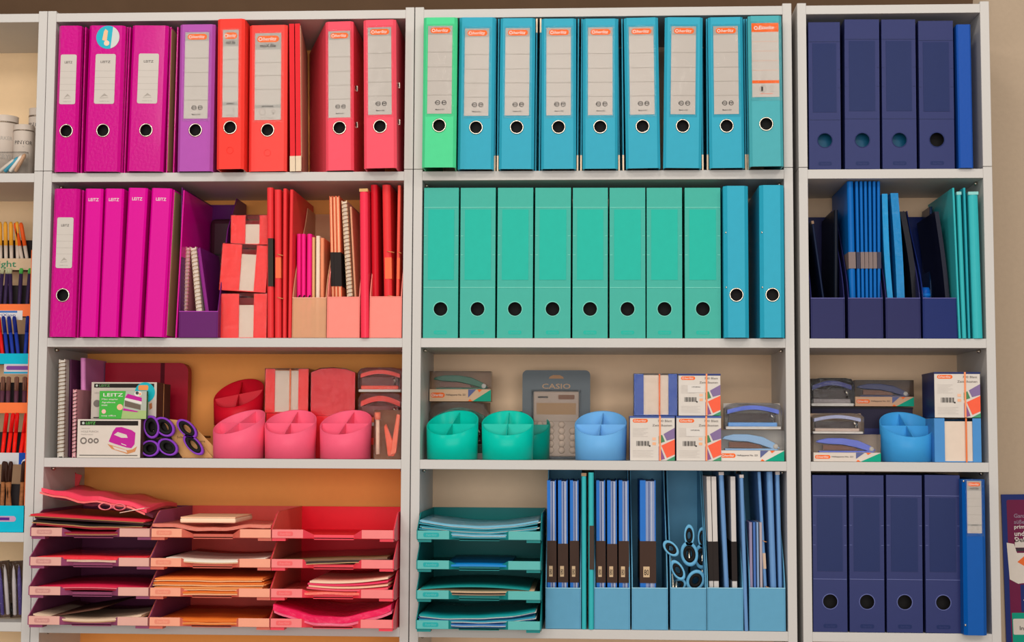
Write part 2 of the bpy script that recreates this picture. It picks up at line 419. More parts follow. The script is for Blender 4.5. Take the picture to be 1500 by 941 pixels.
binder(259, 311, 263.5, 36, S1, -0.012, LILAC, 'herlitz', 'lilac lever arch binder between magenta and red binders')
binder(316.6, 356.5, 318.6, 28, S1, -0.036, RED, 'max', 'narrow red lever arch binder beside the lilac binder', lw=0.0335, extra=emboss, taper=0.006)
binder(363.7, 419.5, 365.4, 37.3, S1, -0.006, ORED, 'max', 'wide orange-red lever arch binder with a large grey-topped spine label', extra=emboss, splay=(0.014, 0.03))
binder(477, 518, 476.5, 33, S1, -0.004, PINK, 'herlitz', 'coral pink lever arch binder with its cover spread open to the side', 'coral pink binders', lw=0.047, splay=(-0.084, 0.006), extra=rado, hole=0.092)
binder(533, 581, 532, 29.6, S1, -0.036, PINK, 'herlitz', 'coral pink lever arch binder at the end of the row of red binders', 'coral pink binders', lw=0.05, taper=0.004, extra=rado)
binder(617.8, 667.4, 620.6, 25.8, S1, -0.044, GREEN, 'herlitz', 'bright green lever arch binder at the start of the turquoise row')
for i, (a, b, c, d) in enumerate(((670, 723, 673, 25.8), (730.5, 782, 733, 27), (792.5, 843.8, 793, 27.5), (853.5, 905, 853.8, 27.5), (917, 967.5, 913.8, 26.4), (971.5, 1027.5, 974, 26), (1039.5, 1091, 1037, 25.5))):
    binder(a, b, c, d, S1, -0.02, TURQ, 'herlitz', ORD[i]+' turquoise lever arch binder counted from the green binder', 'turquoise lever arch binders on the top shelf')
binder(1098.5, 1148, 1095.7, 23.5, S1, -0.037, ESS, 'esselte', 'turquoise lever arch binder with an orange-headed label, ending its row', taper=0.006)
binder(1405, 1426, 1401, 36, S1, -0.008, BLUE, None, 'slim plain blue binder beside the navy file boxes on the top shelf', hole=None, name='slim_binder', taper=0.001, chamfer=0.003)
# slim and ring binders of the second row
binder(71, 108.5, 79, 277, S2, -0.018, MAG, 'leitz', 'magenta lever arch binder with a white label on the second shelf', lw=0.0355)
for i, (a, b, c, d) in enumerate(((116, 142, 125, 277), (144.5, 172, 154, 277), (175.8, 204, 188, 276), (210, 240, 222, 276.5))):
    binder(a, b, c, d, S2, -0.018, MAG2, 'leitz_slim', ORD[i]+' slim magenta ring binder counted from the labelled magenta binder', 'slim magenta ring binders', hole=None, name='ring_binder', taper=0.004, chamfer=0.004)
BEIGE = M(176, 150, 108, 0.6)
rv = rivets(lambda w: -w/2+0.0055, (0.105, 0.22))
binder(1061, 1097.5, 1059.6, 272.6, S2, -0.02, RINGB, None, 'turquoise ring binder next to the teal file boxes', 'turquoise ring binders', name='ring_binder', chamfer=0.008, extra=rv, taper=0.0)
binder(1114, 1150, 1112.5, 271.5, S2, -0.02, RINGB, None, 'turquoise ring binder standing alone against the bookcase side', 'turquoise ring binders', name='ring_binder', chamfer=0.008, extra=rv, taper=0.0)
binder(1413, 1446.5, 1410, 703, S4, -0.03, BLUE2, 'max_small', 'bright blue ring binder with a small spine label beside navy boxes', hole=None, name='ring_binder', lw=0.029, chamfer=0.007, taper=0.0, extra=rivets(lambda w: -w/2+0.003, (0.02, 0.31)))
# binders standing the other way round: two cover edges show, with metal corner rails
def reversed_binder(px0, px1, pt0, z0, yf, mat, label, group, ytop=28, rail=True, top_rail=False, back=0.036, left_in=None, right_in=None, skew=0.0, thick=0.0026):
    xc, w, h, lean = place(px0, px1, pt0, ytop, z0, yf)
    t = thing('reversed_binder', label, 'binder', (xc, yf, z0+abs(math.sin(lean))*w/2+0.0004), (0, lean, 0), group)
    th = min(thick, w*0.46)
    for sg in (-1, 1):
        x, xb = sg*w/2, sg*max(back/2, w/2)+skew
        o = [(x, 0), (xb, 0.245), (xb-sg*th, 0.245), (x-sg*th, 0)]
        if sg < 0: o = o[::-1]
        c = MB().prism(o, 0, h, 'z').build('cover_board', mat, t)
        if rail: BX(x-sg*(th+0.0004) if sg > 0 else x-0.0004, x+0.0004 if sg > 0 else x+th+0.0004, -0.0012, 0.02, 0.0, 0.033).build('corner_rail', RAIL, c)
        if top_rail: BX(x-sg*(th+0.0004) if sg > 0 else x-0.0004, x+0.0004 if sg > 0 else x+th+0.0004, -0.0012, 0.02, h-0.03, h+0.0004).build('corner_rail', RAIL, c)
    BX(-max(back/2, w/2)+skew, max(back/2, w/2)+skew, 0.2455, 0.248, 0, h).build('spine', mat, t)
    if right_in:
        xb = max(back/2, w/2)+skew; o = [(w/2+0.0002, 0.001), (xb+0.0002, 0.24), (xb+0.001, 0.24), (w/2+0.001, 0.001)]
        MB().prism(o, 0.004, h-0.004, 'z').build('board_lining', right_in, t)
    if left_in:
        xb = -max(back/2, w/2)+skew
        o = [(-w/2+th+0.0002, 0.001), (-w/2+th+0.001, 0.001), (xb+th+0.001, 0.24), (xb+th+0.0002, 0.24)]
        MB().prism(o, 0.004, h-0.004, 'z').build('board_lining', left_in, t)
    return t
gr = 'turquoise binders turned backwards between the spines'
for i, (a, b, c, tp, tl) in enumerate(((723.8, 729.8, 725.5, False, True), (783.5, 791, 785.5, True, False), (845, 852, 846.5, False, True), (906, 914, 904, False, True), (1028.5, 1037.5, 1027, False, True), (1091.8, 1097, 1089, False, True))):
    reversed_binder(a, b, c, S1, 0.004, TURQ, ORD[i]+' backwards turquoise binder counted from the green binder, only cover edges showing', gr, rail=tl, top_rail=tp)
gr = 'magenta binders turned backwards between the spines'
for i, (a, b, c) in enumerate(((113.5, 119.5, 120.5), (178, 183, 186.5))):
    reversed_binder(a, b, c, S1, 0.004, MAG, ('backwards magenta binder squeezed beside the narrow magenta binder', 'backwards magenta binder beside the cyan-stickered binder')[i], gr, ytop=40, rail=False)
reversed_binder(243, 255, 249.5, S1, 0.004, MAG, 'backwards magenta binder with khaki lining next to the lilac binder', gr, ytop=40, rail=False, left_in=BEIGE, back=0.0)
reversed_binder(357.5, 361.5, 358.5, S1, 0.006, RED, 'backwards red binder with a metal corner behind the narrow red binder', None, ytop=38, back=0.02)
reversed_binder(425, 441, 423.5, S1, -0.004, M(226, 34, 44, 0.42), 'backwards red binder with grey lining beside the open pink cover', None, ytop=35, right_in=M(214, 190, 156, 0.6), back=0.0, skew=-0.03, thick=0.011)
reversed_binder(110, 114.5, 118, S2, 0.0, MAG2, 'backwards magenta binder between labelled and slim magenta binders', None, ytop=279, rail=False, back=0.01)
reversed_binder(242, 258.5, 254, S2, -0.006, MAG2, 'backwards magenta ring binder with khaki lining beside the purple magazine file', None, ytop=279, rail=False, left_in=BEIGE, back=0.0)
# ------------------------------------------------------------------ closed file boxes
def filebox(xbl, xbr, xtl, ytop, z0, yf, mat, win, ridge, label, group, holes=DARK, k=1.0, logo=None):
    xc, w, h, lean = place(xbl, xbr, xtl, ytop, z0, yf)
    t = thing('file_box', label, 'file box', (xc, yf, z0+0.0005+abs(math.sin(lean))*w/2), (0, lean, 0), group)
    r = 0.0152; hz = 0.0615; d = 0.25
    MB().holed(-w/2, w/2, 0, h, 0, 0.0022, 0, hz, r).build('front_panel', mat, t)
    for a in (-w/2, w/2-0.0018): BX(a, a+0.0018, 0.0022, d, 0, h).build('side_panel', mat, t)
    BX(-w/2+0.0018, w/2-0.0018, 0.0022, d, 0, 0.0018).build('base_panel', mat, t)
    BX(-w/2+0.0018, w/2-0.0018, 0.0022, d, h-0.0018, h).build('top_panel', mat, t)
    BX(-w/2+0.004, w/2-0.004, 0.03, 0.032, hz-0.03, hz+0.03).build('hole_backdrop', holes, t)  # sheet added behind the hole; dark colour stands in for inside shade
    MB().lathe([(r+0.0012, -0.0004), (r+0.0012, 0.0004), (r-0.0006, 0.0004), (r-0.0006, -0.0004)], 28, 'y', Matrix.Translation((0, 0, hz)), closed=True).build('hole_rim', ridge, t)
    for z in (h*0.868, h*0.335): BX(-w/2+0.0006, w/2-0.0006, -0.0008, 0.0002, z-0.0006, z+0.0006).build('seam', ridge, t)
    BX(-w*0.375, w*0.375, -0.0007, 0.0002, h*0.385, h*0.855).build('label_pocket', win, t)
    for z in (h*0.678, h*0.552):
        for s in (-1, 1): BX(*sorted((s*w*0.42, s*w*0.49)), -0.0007, 0.0002, z-0.0005, z+0.0005).build('pocket_tick', ridge, t)
    P = Print(-0.0004); P.rrect(-0.014, 0.014, 0.008, 0.016, 0.003, win).up(); P.text('herlitz', -0.009, 0.009, 0.0097, mat, 0.0045, 0.3); P.build(t, 'stamped_emblem')
    return t
TEAL = M(68, 184, 168, 0.35, sss=0.1); TEALW = M(20, 182, 164, 0.35); TEALR = M(120, 212, 196, 0.3)
for i, (a, b, c) in enumerate(((619.5, 670.5, 621.5), (673.5, 725, 675), (728, 780, 729.5), (783, 835.5, 784.3), (838.5, 890, 839.3), (893, 945.5, 893), (947.5, 999.5, 947.3), (1003.5, 1056, 1003))):
    filebox(a, b, c, 275.6, S2, 0.004, TEAL, TEALW, TEALR, ORD[i]+' teal plastic file box counted from the red bookcase', 'teal file boxes on the second shelf')
NAVY = M(44, 52, 104, 0.3); NAVYW = M(24, 40, 92, 0.3); NAVYR = M(96, 104, 158, 0.3); NAVYR1 = M(40, 50, 96, 0.3)
for i, (a, b, c, d) in enumerate(((1185.5, 1232, 1184, 33), (1238, 1289, 1237, 29), (1293, 1343, 1291, 29), (1347.5, 1398.5, 1345, 31))):
    filebox(a, b, c, d, S1, 0.002, NAVY, NAVYW, NAVYR1, ORD[i]+' navy file box of the top shelf, counted from the turquoise bookcase', 'navy file boxes on the top shelf', M(16, 92, 128, 0.3) if i < 3 else DARK)
for i, (a, b, c) in enumerate(((1191.5, 1241.5, 1190), (1245, 1296, 1243.5), (1299.5, 1352, 1298), (1356.5, 1408, 1354.5))):
    filebox(a, b, c, 697, S4, 0.002, NAVY, NAVYW, NAVYR, ORD[i]+' navy file box of the bottom shelf, counted from the light blue magazine files', 'navy file boxes on the bottom shelf')
# ------------------------------------------------------------------ open magazine files
def magfile(xbl, xbr, ylip, z0, yf, mat, label, group=None, h=0.31, d=0.245, rim=None, full=False, yaw=0.0):
    xl, xr = XW(xbl, z0, yf), XW(xbr, z0, yf); w = xr-xl; xc = (xl+xr)/2
    hf = ZW(ylip, xc, yf)-z0
    t = thing('magazine_file', label, 'magazine file', (xc, yf, z0+0.0004), (0, 0, yaw), group)
    th = 0.002
    BX(-w/2+th, w/2-th, 0, th, 0, hf).build('front_panel', mat, t, 0.0006, 1)
    BX(-w/2+th, w/2-th, th, d, 0, th).build('base_panel', mat, t)
    BX(-w/2+th, w/2-th, d-th, d, th, h).build('back_panel', mat, t)
    if full: pr = [(0, 0), (d, 0), (d, h), (0, h)]
    else:
        pr = [(0, 0), (d, 0), (d, h), (d*0.62, h)]
        for k in range(1, 10):
            u = k/10; pr.append((d*0.62*(1-u)**1.6+0.002*u, h-(h-hf)*(u**0.75)))
        pr.append((0, hf))
    for s in (-1, 1):
        q = pr if (s < 0 or not full) else [(0, 0), (d, 0), (d, h), (d*0.62, h), (d*0.3, h*0.75), (0, hf)]
        MB().prism(q, *sorted((s*w/2, s*(w/2-th))), 'x').build('side_panel', mat, t)
    BX(-w/2, w/2, -0.0006, th+0.0006, hf-0.0005, hf+0.0012).build('front_rim', rim or mat, t)
    return t
# ------------------------------------------------------------------ standing folders, notebooks and pads
BAND = M(38, 30, 28, 0.5)
def standing(name, label, cat, xbl, xbr, xtl, ytop, z0, yf, mat, depth=0.22, group=None, band=None, bandmat=None, elastic=False, patch=None, patchmat=None, pages=None, yaw=0.0, cap=None, spiral=None, lift=0.0, bmark=False, round_=True, stripes=False):
    xc, w, h, lean = place(xbl, xbr, xtl, ytop, z0, yf)
    t = thing(name, label, cat, (xc, yf, z0+lift+abs(math.sin(lean))*w/2+0.0004), (0, lean, yaw), group)
    c = min(0.0016, w*0.3)
    if pages:
        cw = min(0.0022, w*0.25); cl = w*0.36 if stripes else cw
        BX(-w/2, -w/2+cl, 0, depth, 0, h).build('front_cover', mat, t)
        BX(w/2-cw, w/2, 0, depth, 0, h).build('back_cover', mat, t)
        BX(-w/2+cl, w/2-cw, 0.0015, depth-0.002, 0.002, h-0.002).build('page_block', pages, t)
        if stripes:
            for q in (0.08, 0.24): BX(w*q-0.0008, w*q+0.0008, 0.0006, depth-0.004, 0.003, h-0.003).build('inner_divider', M(70, 84, 132, 0.5) if q < 0.2 else M(196, 200, 214, 0.5), t)
    else:
        r = min(w/2, 0.006) if round_ else 0.0004   # folded edge: rounded front, tapering to the open end
        pr = [(-w/2, depth), (-w/2, r)]+[(-w/2*math.cos(a), r-r*math.sin(a)) for a in [math.pi*k/8 for k in range(1, 8)]]+[(w/2, r), (w/2, depth)]
        MB().prism(pr[::-1], 0, h, 'z', smooth=False).build('cover', mat, t)
    if band:
        z0b, z1b = band
        BX(-w/2-0.0006, w/2+0.0006, -0.0007, depth*0.9, h*z0b, h*z1b).build('paper_band', bandmat or BAND, t)
        if bmark:
            P = Print(-0.001); P.rect(-w*0.3, w*0.1, h*z0b+0.012, h*z0b+0.034, M(206, 176, 140, 0.5)); P.up(); P.text('80', -w*0.25, w*0.05, h*z0b+0.016, BAND, 0.012); P.build(t, 'band_print')
    if elastic:
        for zz in (0.56, 0.27):
            MB().tube([(0.0, -0.002, h*zz), (w*0.5, -0.007, h*zz-0.002), (w*0.75+0.002, -0.002, h*zz-0.003), (w*0.5, 0.01, h*zz-0.003)], 0.0009, 6).build('elastic_loop', M(214, 150, 96, 0.5), t)
    if patch:
        BX(-w*0.3, w*0.5+0.0004, -0.0005, 0.03, h*patch[0], h*patch[1]).build('spine_label', patchmat, t)
    if cap:
        BX(-w/2-0.0003, w/2+0.0003, -0.0004, 0.012, h-0.006, h+0.0004).build('edge_clip', cap, t)
    if spiral:
        path = []; n = int(h/0.0085); r = max(w*0.62, 0.0042)
        for k in range(n*8+1):
            a = 2*math.pi*k/8; path.append((r*math.cos(a), 0.002+r*math.sin(a), 0.006+(h-0.012)*k/(n*8)))
        MB().tube(path, 0.0009, 5).build('wire_spiral', spiral, t)
    return t
# ---- second shelf, red bookcase
PURP = M(100, 20, 104, 0.3, sss=0.05); PURPN = M(118, 28, 112, 0.4)
magfile(261.5, 319, 457, S2, -0.004, PURP, 'translucent purple magazine file with spiral notebooks', full=True, h=0.322, rim=M(170, 60, 170, 0.3))
standing('spiral_notebook', 'thin spiral notebook with pink page edges in the purple magazine file', 'notebook', 265, 272, 272, 364, S2, 0.03, M(214, 130, 150, 0.6), 0.15, pages=M(230, 190, 190, 0.6), spiral=M(200, 150, 130, 0.4), lift=0.003)
standing('spiral_notebook', 'cream spiral notebook leaning in the purple magazine file', 'notebook', 291, 299, 279, 364, S2, 0.028, M(226, 206, 190, 0.6), 0.15, pages=M(232, 218, 205, 0.6), spiral=M(190, 160, 130, 0.4), lift=0.003)
standing('notebook', 'purple covered notebook leaning inside the purple magazine file', 'notebook', 306, 311, 288, 364, S2, 0.034, M(132, 30, 124, 0.4), 0.17, pages=M(150, 40, 140, 0.5), lift=0.003)
t = thing('document_case', 'dark maroon document case behind the pink note boxes', 'document case', (XW(318, S2, 0.17), 0.2, S2+0.0004))
BX(-0.03, 0.05, 0, 0.05, 0, 0.285).build('shell', M(62, 26, 40, 0.35), t, 0.012, 3)
BX(-0.028, 0.048, -0.002, 0.001, 0.20, 0.204).build('zip_line', M(36, 20, 26, 0.5), t)
PINKBOX = M(250, 62, 60, 0.35); CREAM = M(226, 208, 192, 0.6)
def notebox(xl, xr, yt, z0, yf, mat, label, lean=0.0, group='pink note boxes', slot=(0.4, 0.72), notch=0.75, film=True, string=None, d=0.09, depthz=None, paper=CREAM, name='note_box'):
    a, b = XW(xl, z0, yf), XW(xr, z0, yf); w = b-a; xc = (a+b)/2
    h = ZW(yt, xc, yf)-z0
    t = thing(name, label, 'note box', (xc, yf, z0+0.0006+abs(math.sin(lean))*w/2), (0, lean, 0), group)
    x0, x1 = -w/2+w*slot[0], -w/2+w*slot[1]; hn = h*notch; th = 0.0025
    BX(-w/2, x0, 0, th, 0, h).build('front_wall', mat, t)
    BX(x1, w/2, 0, th, 0, h).build('front_wall', mat, t)
    for q in (-w/2, w/2-th): BX(q, q+th, th, d, 0, h).build('side_wall', mat, t)
    BX(-w/2+th, w/2-th, d-th, d, 0, h).build('back_wall', mat, t)
    BX(-w/2+th, w/2-th, th, d-th, 0, 0.002).build('base', mat, t)
    BX(-w/2+th+0.001, w/2-th-0.001, th+0.001, d-th-0.001, 0.002, hn).build('paper_block', paper, t)
    if string: BX(string*w-0.0016, string*w+0.0016, -0.0012, -0.0004, 0, h).build('string_band', M(232, 120, 66, 0.4), t)
    if film: BX(-w/2-0.0012, w/2+0.0012, -0.0015, d+0.0012, 0, h+0.0012).build('film_wrap', FILM, t)
    return t
notebox(322, 390, 431, S2, 0.02, PINKBOX, 'film-wrapped pink note box at the bottom of its stack')
hb = ZW(431, XW(356, S2, 0.02), 0.02)
notebox(321, 389, 361, hb+0.0024, 0.022, PINKBOX, 'film-wrapped pink note box sitting askew in the middle of its stack', lean=0.06, slot=(0.42, 0.74), notch=0.8)
hb2 = ZW(361, XW(356, hb, 0.022), 0.022)
notebox(338, 396, 316, hb2+0.008, 0.06, PINKBOX, 'film-wrapped pink note box on top of its stack', slot=(0.36, 0.72), notch=0.7, d=0.08)
FRED = M(244, 62, 66, 0.35, sss=0.1); FRED2 = M(222, 30, 48, 0.35, sss=0.1); ORP = M(255, 112, 72, 0.45)
gf = 'red elastic folders beside the note boxes'
standing('elastic_folder', 'red elastic folder with a black and gold spine label', 'folder', 391, 400, 390.5, 275, S2, -0.002, FRED, 0.24, gf, patch=(0.34, 0.66), patchmat=M(44, 34, 24, 0.3))
standing('elastic_folder', 'red elastic folder with an orange spine patch and loops beside the black-labelled folder', 'folder', 402, 411.5, 401.5, 278, S2, 0.0, FRED, 0.24, gf, elastic=True, patch=(0.4, 0.54), patchmat=ORP)
standing('elastic_folder', 'narrow plain red folder, third of the red folders by the note boxes', 'folder', 413.5, 419, 414.5, 276.5, S2, 0.0, FRED, 0.24, gf)
standing('elastic_folder', 'plain red folder against the frosted magazine file', 'folder', 421.5, 426.5, 424.5, 278, S2, -0.001, FRED, 0.24, gf)
FROST = M(252, 190, 148, 0.35, alpha=0.6, sss=0.1); CORAL = M(255, 142, 130, 0.4)
magfile(427.5, 477.5, 437, S2, 0.0, FROST, 'frosted peach magazine file of small pink and cream pads', h=0.3, rim=M(244, 180, 150, 0.35))
magfile(478.5, 526.5, 436, S2, 0.0, CORAL, 'coral magazine file holding banded notebook and cream notebook', h=0.3, group='coral magazine files')
magfile(541, 588, 435.5, S2, 0.0, CORAL, 'coral magazine file full of red elastic folders', h=0.3, group='coral magazine files')
HOT = M(246, 34, 140, 0.35)
for i, (a, b, c) in enumerate(((434, 440, 434.5), (441, 447, 441), (448, 455, 449.5))):
    t = standing('slim_pad', ('hot pink', 'hot pink', 'hot pink')[i]+' slim pad, '+ORD[i]+' of three in the frosted magazine file', 'pad', a, b, c, 345, S2, 0.03, HOT, 0.12, 'hot pink slim pads', lift=0.003)
    MB().tube([(-0.004, -0.003, 0.075), (0.0, -0.004, 0.083), (0.004, -0.003, 0.09)], 0.0018, 6).build('pen_loop', DARK, t)
for i, (a, b, c, col, tp) in enumerate(((456.5, 460.5, 457, (226, 176, 120), 350), (462, 468, 462.5, (240, 222, 200), 348), (469, 474.5, 469, (240, 150, 110), 351))):
    standing('notepad', ('tan', 'cream white', 'peach')[i]+' notepad standing in the frosted magazine file', 'pad', a, b, c, tp, S2, 0.034, M(*col, 0.5), 0.12, 'cream and peach notepads', band=(0.0, 0.3) if i != 1 else None, lift=0.003)
for i, (a, b, c) in enumerate(((487, 491, 482.5), (492, 496, 487.5), (497, 502, 492))):
    standing('banded_notebook', ORD[i]+' orange notebook with a black paper band in the coral file', 'notebook', a, b, c, 289.5, S2, 0.03, M(238, 116, 78, 0.45), 0.2, 'orange banded notebooks', pages=M(236, 190, 150, 0.6), band=(0.36, 0.6), lift=0.003)
standing('spiral_notebook', 'beige spiral notebook leaning beside the orange banded notebooks', 'notebook', 512, 520, 500, 296, S2, 0.04, M(232, 206, 170, 0.5), 0.2, pages=M(234, 220, 200, 0.6), spiral=M(150, 120, 96, 0.4), lift=0.003)
standing('cover_folder', 'bent peach folder next to the beige spiral notebook', 'folder', 522, 525, 512, 305, S2, 0.05, M(238, 178, 140, 0.5), 0.19, lift=0.003)
standing('elastic_folder', 'tall glossy pink folder between the two coral magazine files', 'folder', 528, 540, 526.5, 277, S2, -0.008, M(248, 56, 84, 0.2), 0.24, cap=M(214, 170, 110, 0.4))
for i, (a, b, c, tp) in enumerate(((545, 555, 542.5, 273), (563, 575, 559.5, 273), (579, 583.5, 582.5, 274))):
    standing('elastic_folder', ('glossy red folder nearest the tall pink folder in the coral file', 'wide red elastic folder with orange patch in the coral file', 'leaning orange-red folder against the side in the coral file')[i], 'folder', a, b, c, tp, S2, 0.022, (FRED2, FRED, M(255, 96, 80, 0.35))[i], 0.21, 'red folders in the coral file', elastic=i > 0, patch=(0.38, 0.52) if i else None, patchmat=ORP, lift=0.003)
# ---- second shelf, navy bookcase
NAVM = M(46, 48, 104, 0.28, alpha=0.9, sss=0.2); NAVM2 = M(30, 48, 120, 0.28, alpha=0.88, sss=0.2)
for i, (a, b) in enumerate(((1188, 1238), (1243, 1294), (1298, 1349), (1352.5, 1404))):
    magfile(a, b, 437.5, S2, 0.004, (NAVM, NAVM, NAVM, NAVM2)[i], ('translucent navy magazine file against the bookcase side with dark sheets', 'translucent navy magazine file holding the blue banded folders', 'translucent navy magazine file holding a bright blue sleeve', 'translucent navy magazine file beside the turquoise folders')[i], 'translucent navy magazine files', h=0.29, rim=M(88, 88, 150, 0.3))
DKB = M(22, 34, 62, 0.4)
standing('sheet_folder', 'dark folder with a pale edge leaning in the first navy magazine file', 'folder', 1213, 1216, 1188.5, 325, S2, 0.04, DKB, 0.19, lift=0.003, cap=M(150, 120, 100, 0.5))
standing('sheet_folder', 'near-black sleeve at the back of the first navy magazine file', 'folder', 1222, 1228, 1222, 310, S2, 0.05, M(20, 26, 40, 0.4), 0.18, lift=0.003)
BF = M(10, 102, 184, 0.4)
for i in range(7):
    a = 1248.5+i*5.8 if i else 1246; b = a+(9.5 if i == 0 else 4.6)
    if i: a += 3; b += 3
    standing('banded_folder', ORD[i]+' blue folder of the upright banded set, counted from its thickest', 'folder', a, b, a-5+i*0.6, 268, S2, 0.02, BF, 0.21, 'blue banded folders', band=(0.44, 0.545), bandmat=M(128, 112, 110, 0.5) if i not in (1, 6) else M(60, 60, 80, 0.5), lift=0.003)
# bright blue plastic sleeve, bent
def bent(name, label, cat, xb, xt, ytop, z0, yf, w_px, mat, depth=0.18, bow=0.012, lift=0.003, group=None):
    x0 = XW(xb, z0, yf); h = ZW(ytop, x0, yf)-z0; x1 = XW(xt, z0+h, yf); wd = w_px/690.0
    t = thing(name, label, cat, (x0, yf, z0+lift), group=group)
    n = 12; L = []; R = []
    for k in range(n+1):
        u = k/n; x = (x1-x0)*u+bow*math.sin(math.pi*u)
        L.append((x-wd/2, h*u)); R.append((x+wd/2, h*u))
    MB().prism(L+R[::-1], 0, depth, 'y').build('cover', mat, t)
    return t, h
SLV = M(24, 146, 208, 0.15, bump=0.5, scale=70, var=0.15)
bent('plastic_sleeve', 'bright blue glossy plastic sleeve bowed in the navy magazine file', 'sleeve', 1310, 1296, 286, S2, 0.03, 8, SLV, bow=-0.004)
bent('plastic_sleeve', 'wider blue glossy sleeve bent behind the bright blue sleeve', 'sleeve', 1321, 1310, 285, S2, 0.03, 11, M(20, 128, 192, 0.15, bump=0.5, scale=70, var=0.15), bow=0.003)
bent('curved_folder', 'black curved folder leaning beside the bright blue sleeves', 'folder', 1342, 1322, 312, S2, 0.04, 8, M(20, 20, 32, 0.35), bow=0.008)
standing('sheet_folder', 'dark navy glossy folder at the back of the fourth navy magazine file', 'folder', 1362, 1366, 1362, 305, S2, 0.16, M(20, 50, 92, 0.2), 0.08, lift=0.003)
t = thing('pencil_roll', 'small bright blue roll standing low in the fourth navy magazine file', 'roll', (XW(1358, S2, 0.035), 0.05, S2+0.003))
MB().lathe([(0.0, 0), (0.012, 0), (0.012, 0.10), (0.009, 0.108), (0.0, 0.108)], 18).build('body', M(10, 84, 176, 0.3), t)
MB().lathe([(0.0124, 0.088), (0.0124, 0.095)], 18).build('cap_band', M(20, 110, 200, 0.3), t)
bent('curved_folder', 'black folder bent over in the fourth navy magazine file', 'folder', 1392, 1372, 312, S2, 0.04, 6, M(22, 24, 44, 0.3), bow=0.004)
TQ = M(58, 188, 196, 0.4, sss=0.1); TQ2 = M(44, 172, 188, 0.4, sss=0.1)
for i, (a, b, c, tp, q) in enumerate(((1404.8, 1408, 1395, 275.5, 0.0), (1410, 1416.5, 1401.5, 281.5, 0.0), (1418.5, 1422, 1411, 275.5, 0.0), (1426, 1440.5, 1418.5, 281.5, 0.0))):
    standing('turquoise_folder', ORD[i]+' turquoise folder of the four leaning by the navy magazine files', 'folder', a, b, c, tp, S2, -0.004, (TQ, TQ, TQ2, TQ)[i], 0.235, 'turquoise folders leaning against the bookcase side', cap=M(140, 206, 204, 0.3) if i in (1, 3) else None)
# ------------------------------------------------------------------ desk cups with slanted rims and cross dividers
def cup(px, yc, z0, mat, label, group, r=0.0555, hc=0.0785, s=0.027, phi=90.0, div=None, tilt=(0, 0, 0), inner=None):
    t = thing('desk_cup', label, 'desk organiser', (XW(px, z0, yc), yc, z0+0.0005), tilt, group)
    if div is None: div = phi-90
    n = 48; ph = math.radians(phi); ri = r-0.0024
    H = lambda x, y: hc+s*(x*math.cos(ph)+y*math.sin(ph))/r
    ring = lambda rr: [(rr*math.cos(2*math.pi*k/n), rr*math.sin(2*math.pi*k/n)) for k in range(n)]
    O, I = ring(r), ring(ri); mb = MB()
    vs = [(x*0.97, y*0.97, 0) for x, y in O]+[(x, y, H(x, y)-0.001) for x, y in O]+[((x+u)/2, (y+v)/2, H(x, y)) for (x, y), (u, v) in zip(O, I)]+[(x, y, H(x, y)-0.001) for x, y in I]+[(x*0.97, y*0.97, 0.003) for x, y in I]
    fs = []
    for q in range(4):
        for k in range(n):
            l = (k+1) % n; fs.append((q*n+k, q*n+l, (q+1)*n+l, (q+1)*n+k))
    mb.add(vs, fs, True); mb.add([], [])
    mb.f += [tuple(range(n))[::-1], tuple(range(4*n, 5*n))]; mb.sm += [False, False]
    mb.build('shell', mat, t)
    for a in (div, div+90):
        ar = math.radians(a); c, q = math.cos(ar), math.sin(ar); L = ri-0.0005
        pts = [(u*L, H(u*L*c, u*L*q)-0.003) for u in (-1, -0.5, 0, 0.5, 1)]
        poly = [(-L*0.96, 0.003), (L*0.96, 0.003)]+pts[::-1]
        m = Matrix.Rotation(ar, 4, 'Z')
        MB().prism(poly, -0.0008, 0.0008, 'y', mat=m).build('divider', mat, t)
    return t
PC = M(255, 98, 130, 0.38); TC = M(0, 196, 176, 0.3); LBC = M(110, 178, 236, 0.35); BC = M(64, 158, 224, 0.35)
for i, (p, ph, dv) in enumerate(((349.5, 62, None), (425, 85, None), (506, 80, None))):
    cup(p, 0.062, S3, PC, ('pink divided desk cup nearest the purple scissors', 'middle one of the three pink divided desk cups', 'pink divided desk cup next to the coral blister pack')[i], 'pink desk cups', phi=ph, div=dv)
RC = M(236, 24, 50, 0.35, sss=0.15)
cup(349, 0.195, S3, RC, 'red desk cup standing under the raised red desk cup', 'red desk cups', s=0.0, hc=0.07)
cup(349, 0.195, S3+0.0712, RC, 'red divided desk cup raised behind the pink desk cups', 'red desk cups', phi=76, div=6, hc=0.073, s=0.034)
for i, (p, ph, y) in enumerate(((662.5, 78, 0.06), (743.5, 90, 0.06))):
    cup(p, y, S3, TC, ('teal divided desk cup nearest the bookcase side', 'teal divided desk cup overlapping the darker teal cup')[i], 'teal desk cups', phi=ph)
cup(768.5, 0.15, S3, M(0, 150, 134, 0.3, sss=0.1), 'darker teal desk cup half hidden behind another teal cup', 'teal desk cups', phi=96)
cup(880, 0.062, S3, LBC, 'light blue divided desk cup beside the white note boxes', 'blue desk cups', phi=84)
cup(1328.5, 0.064, S3, BC, 'blue divided desk cup in the narrow bookcase', 'blue desk cups', phi=95)
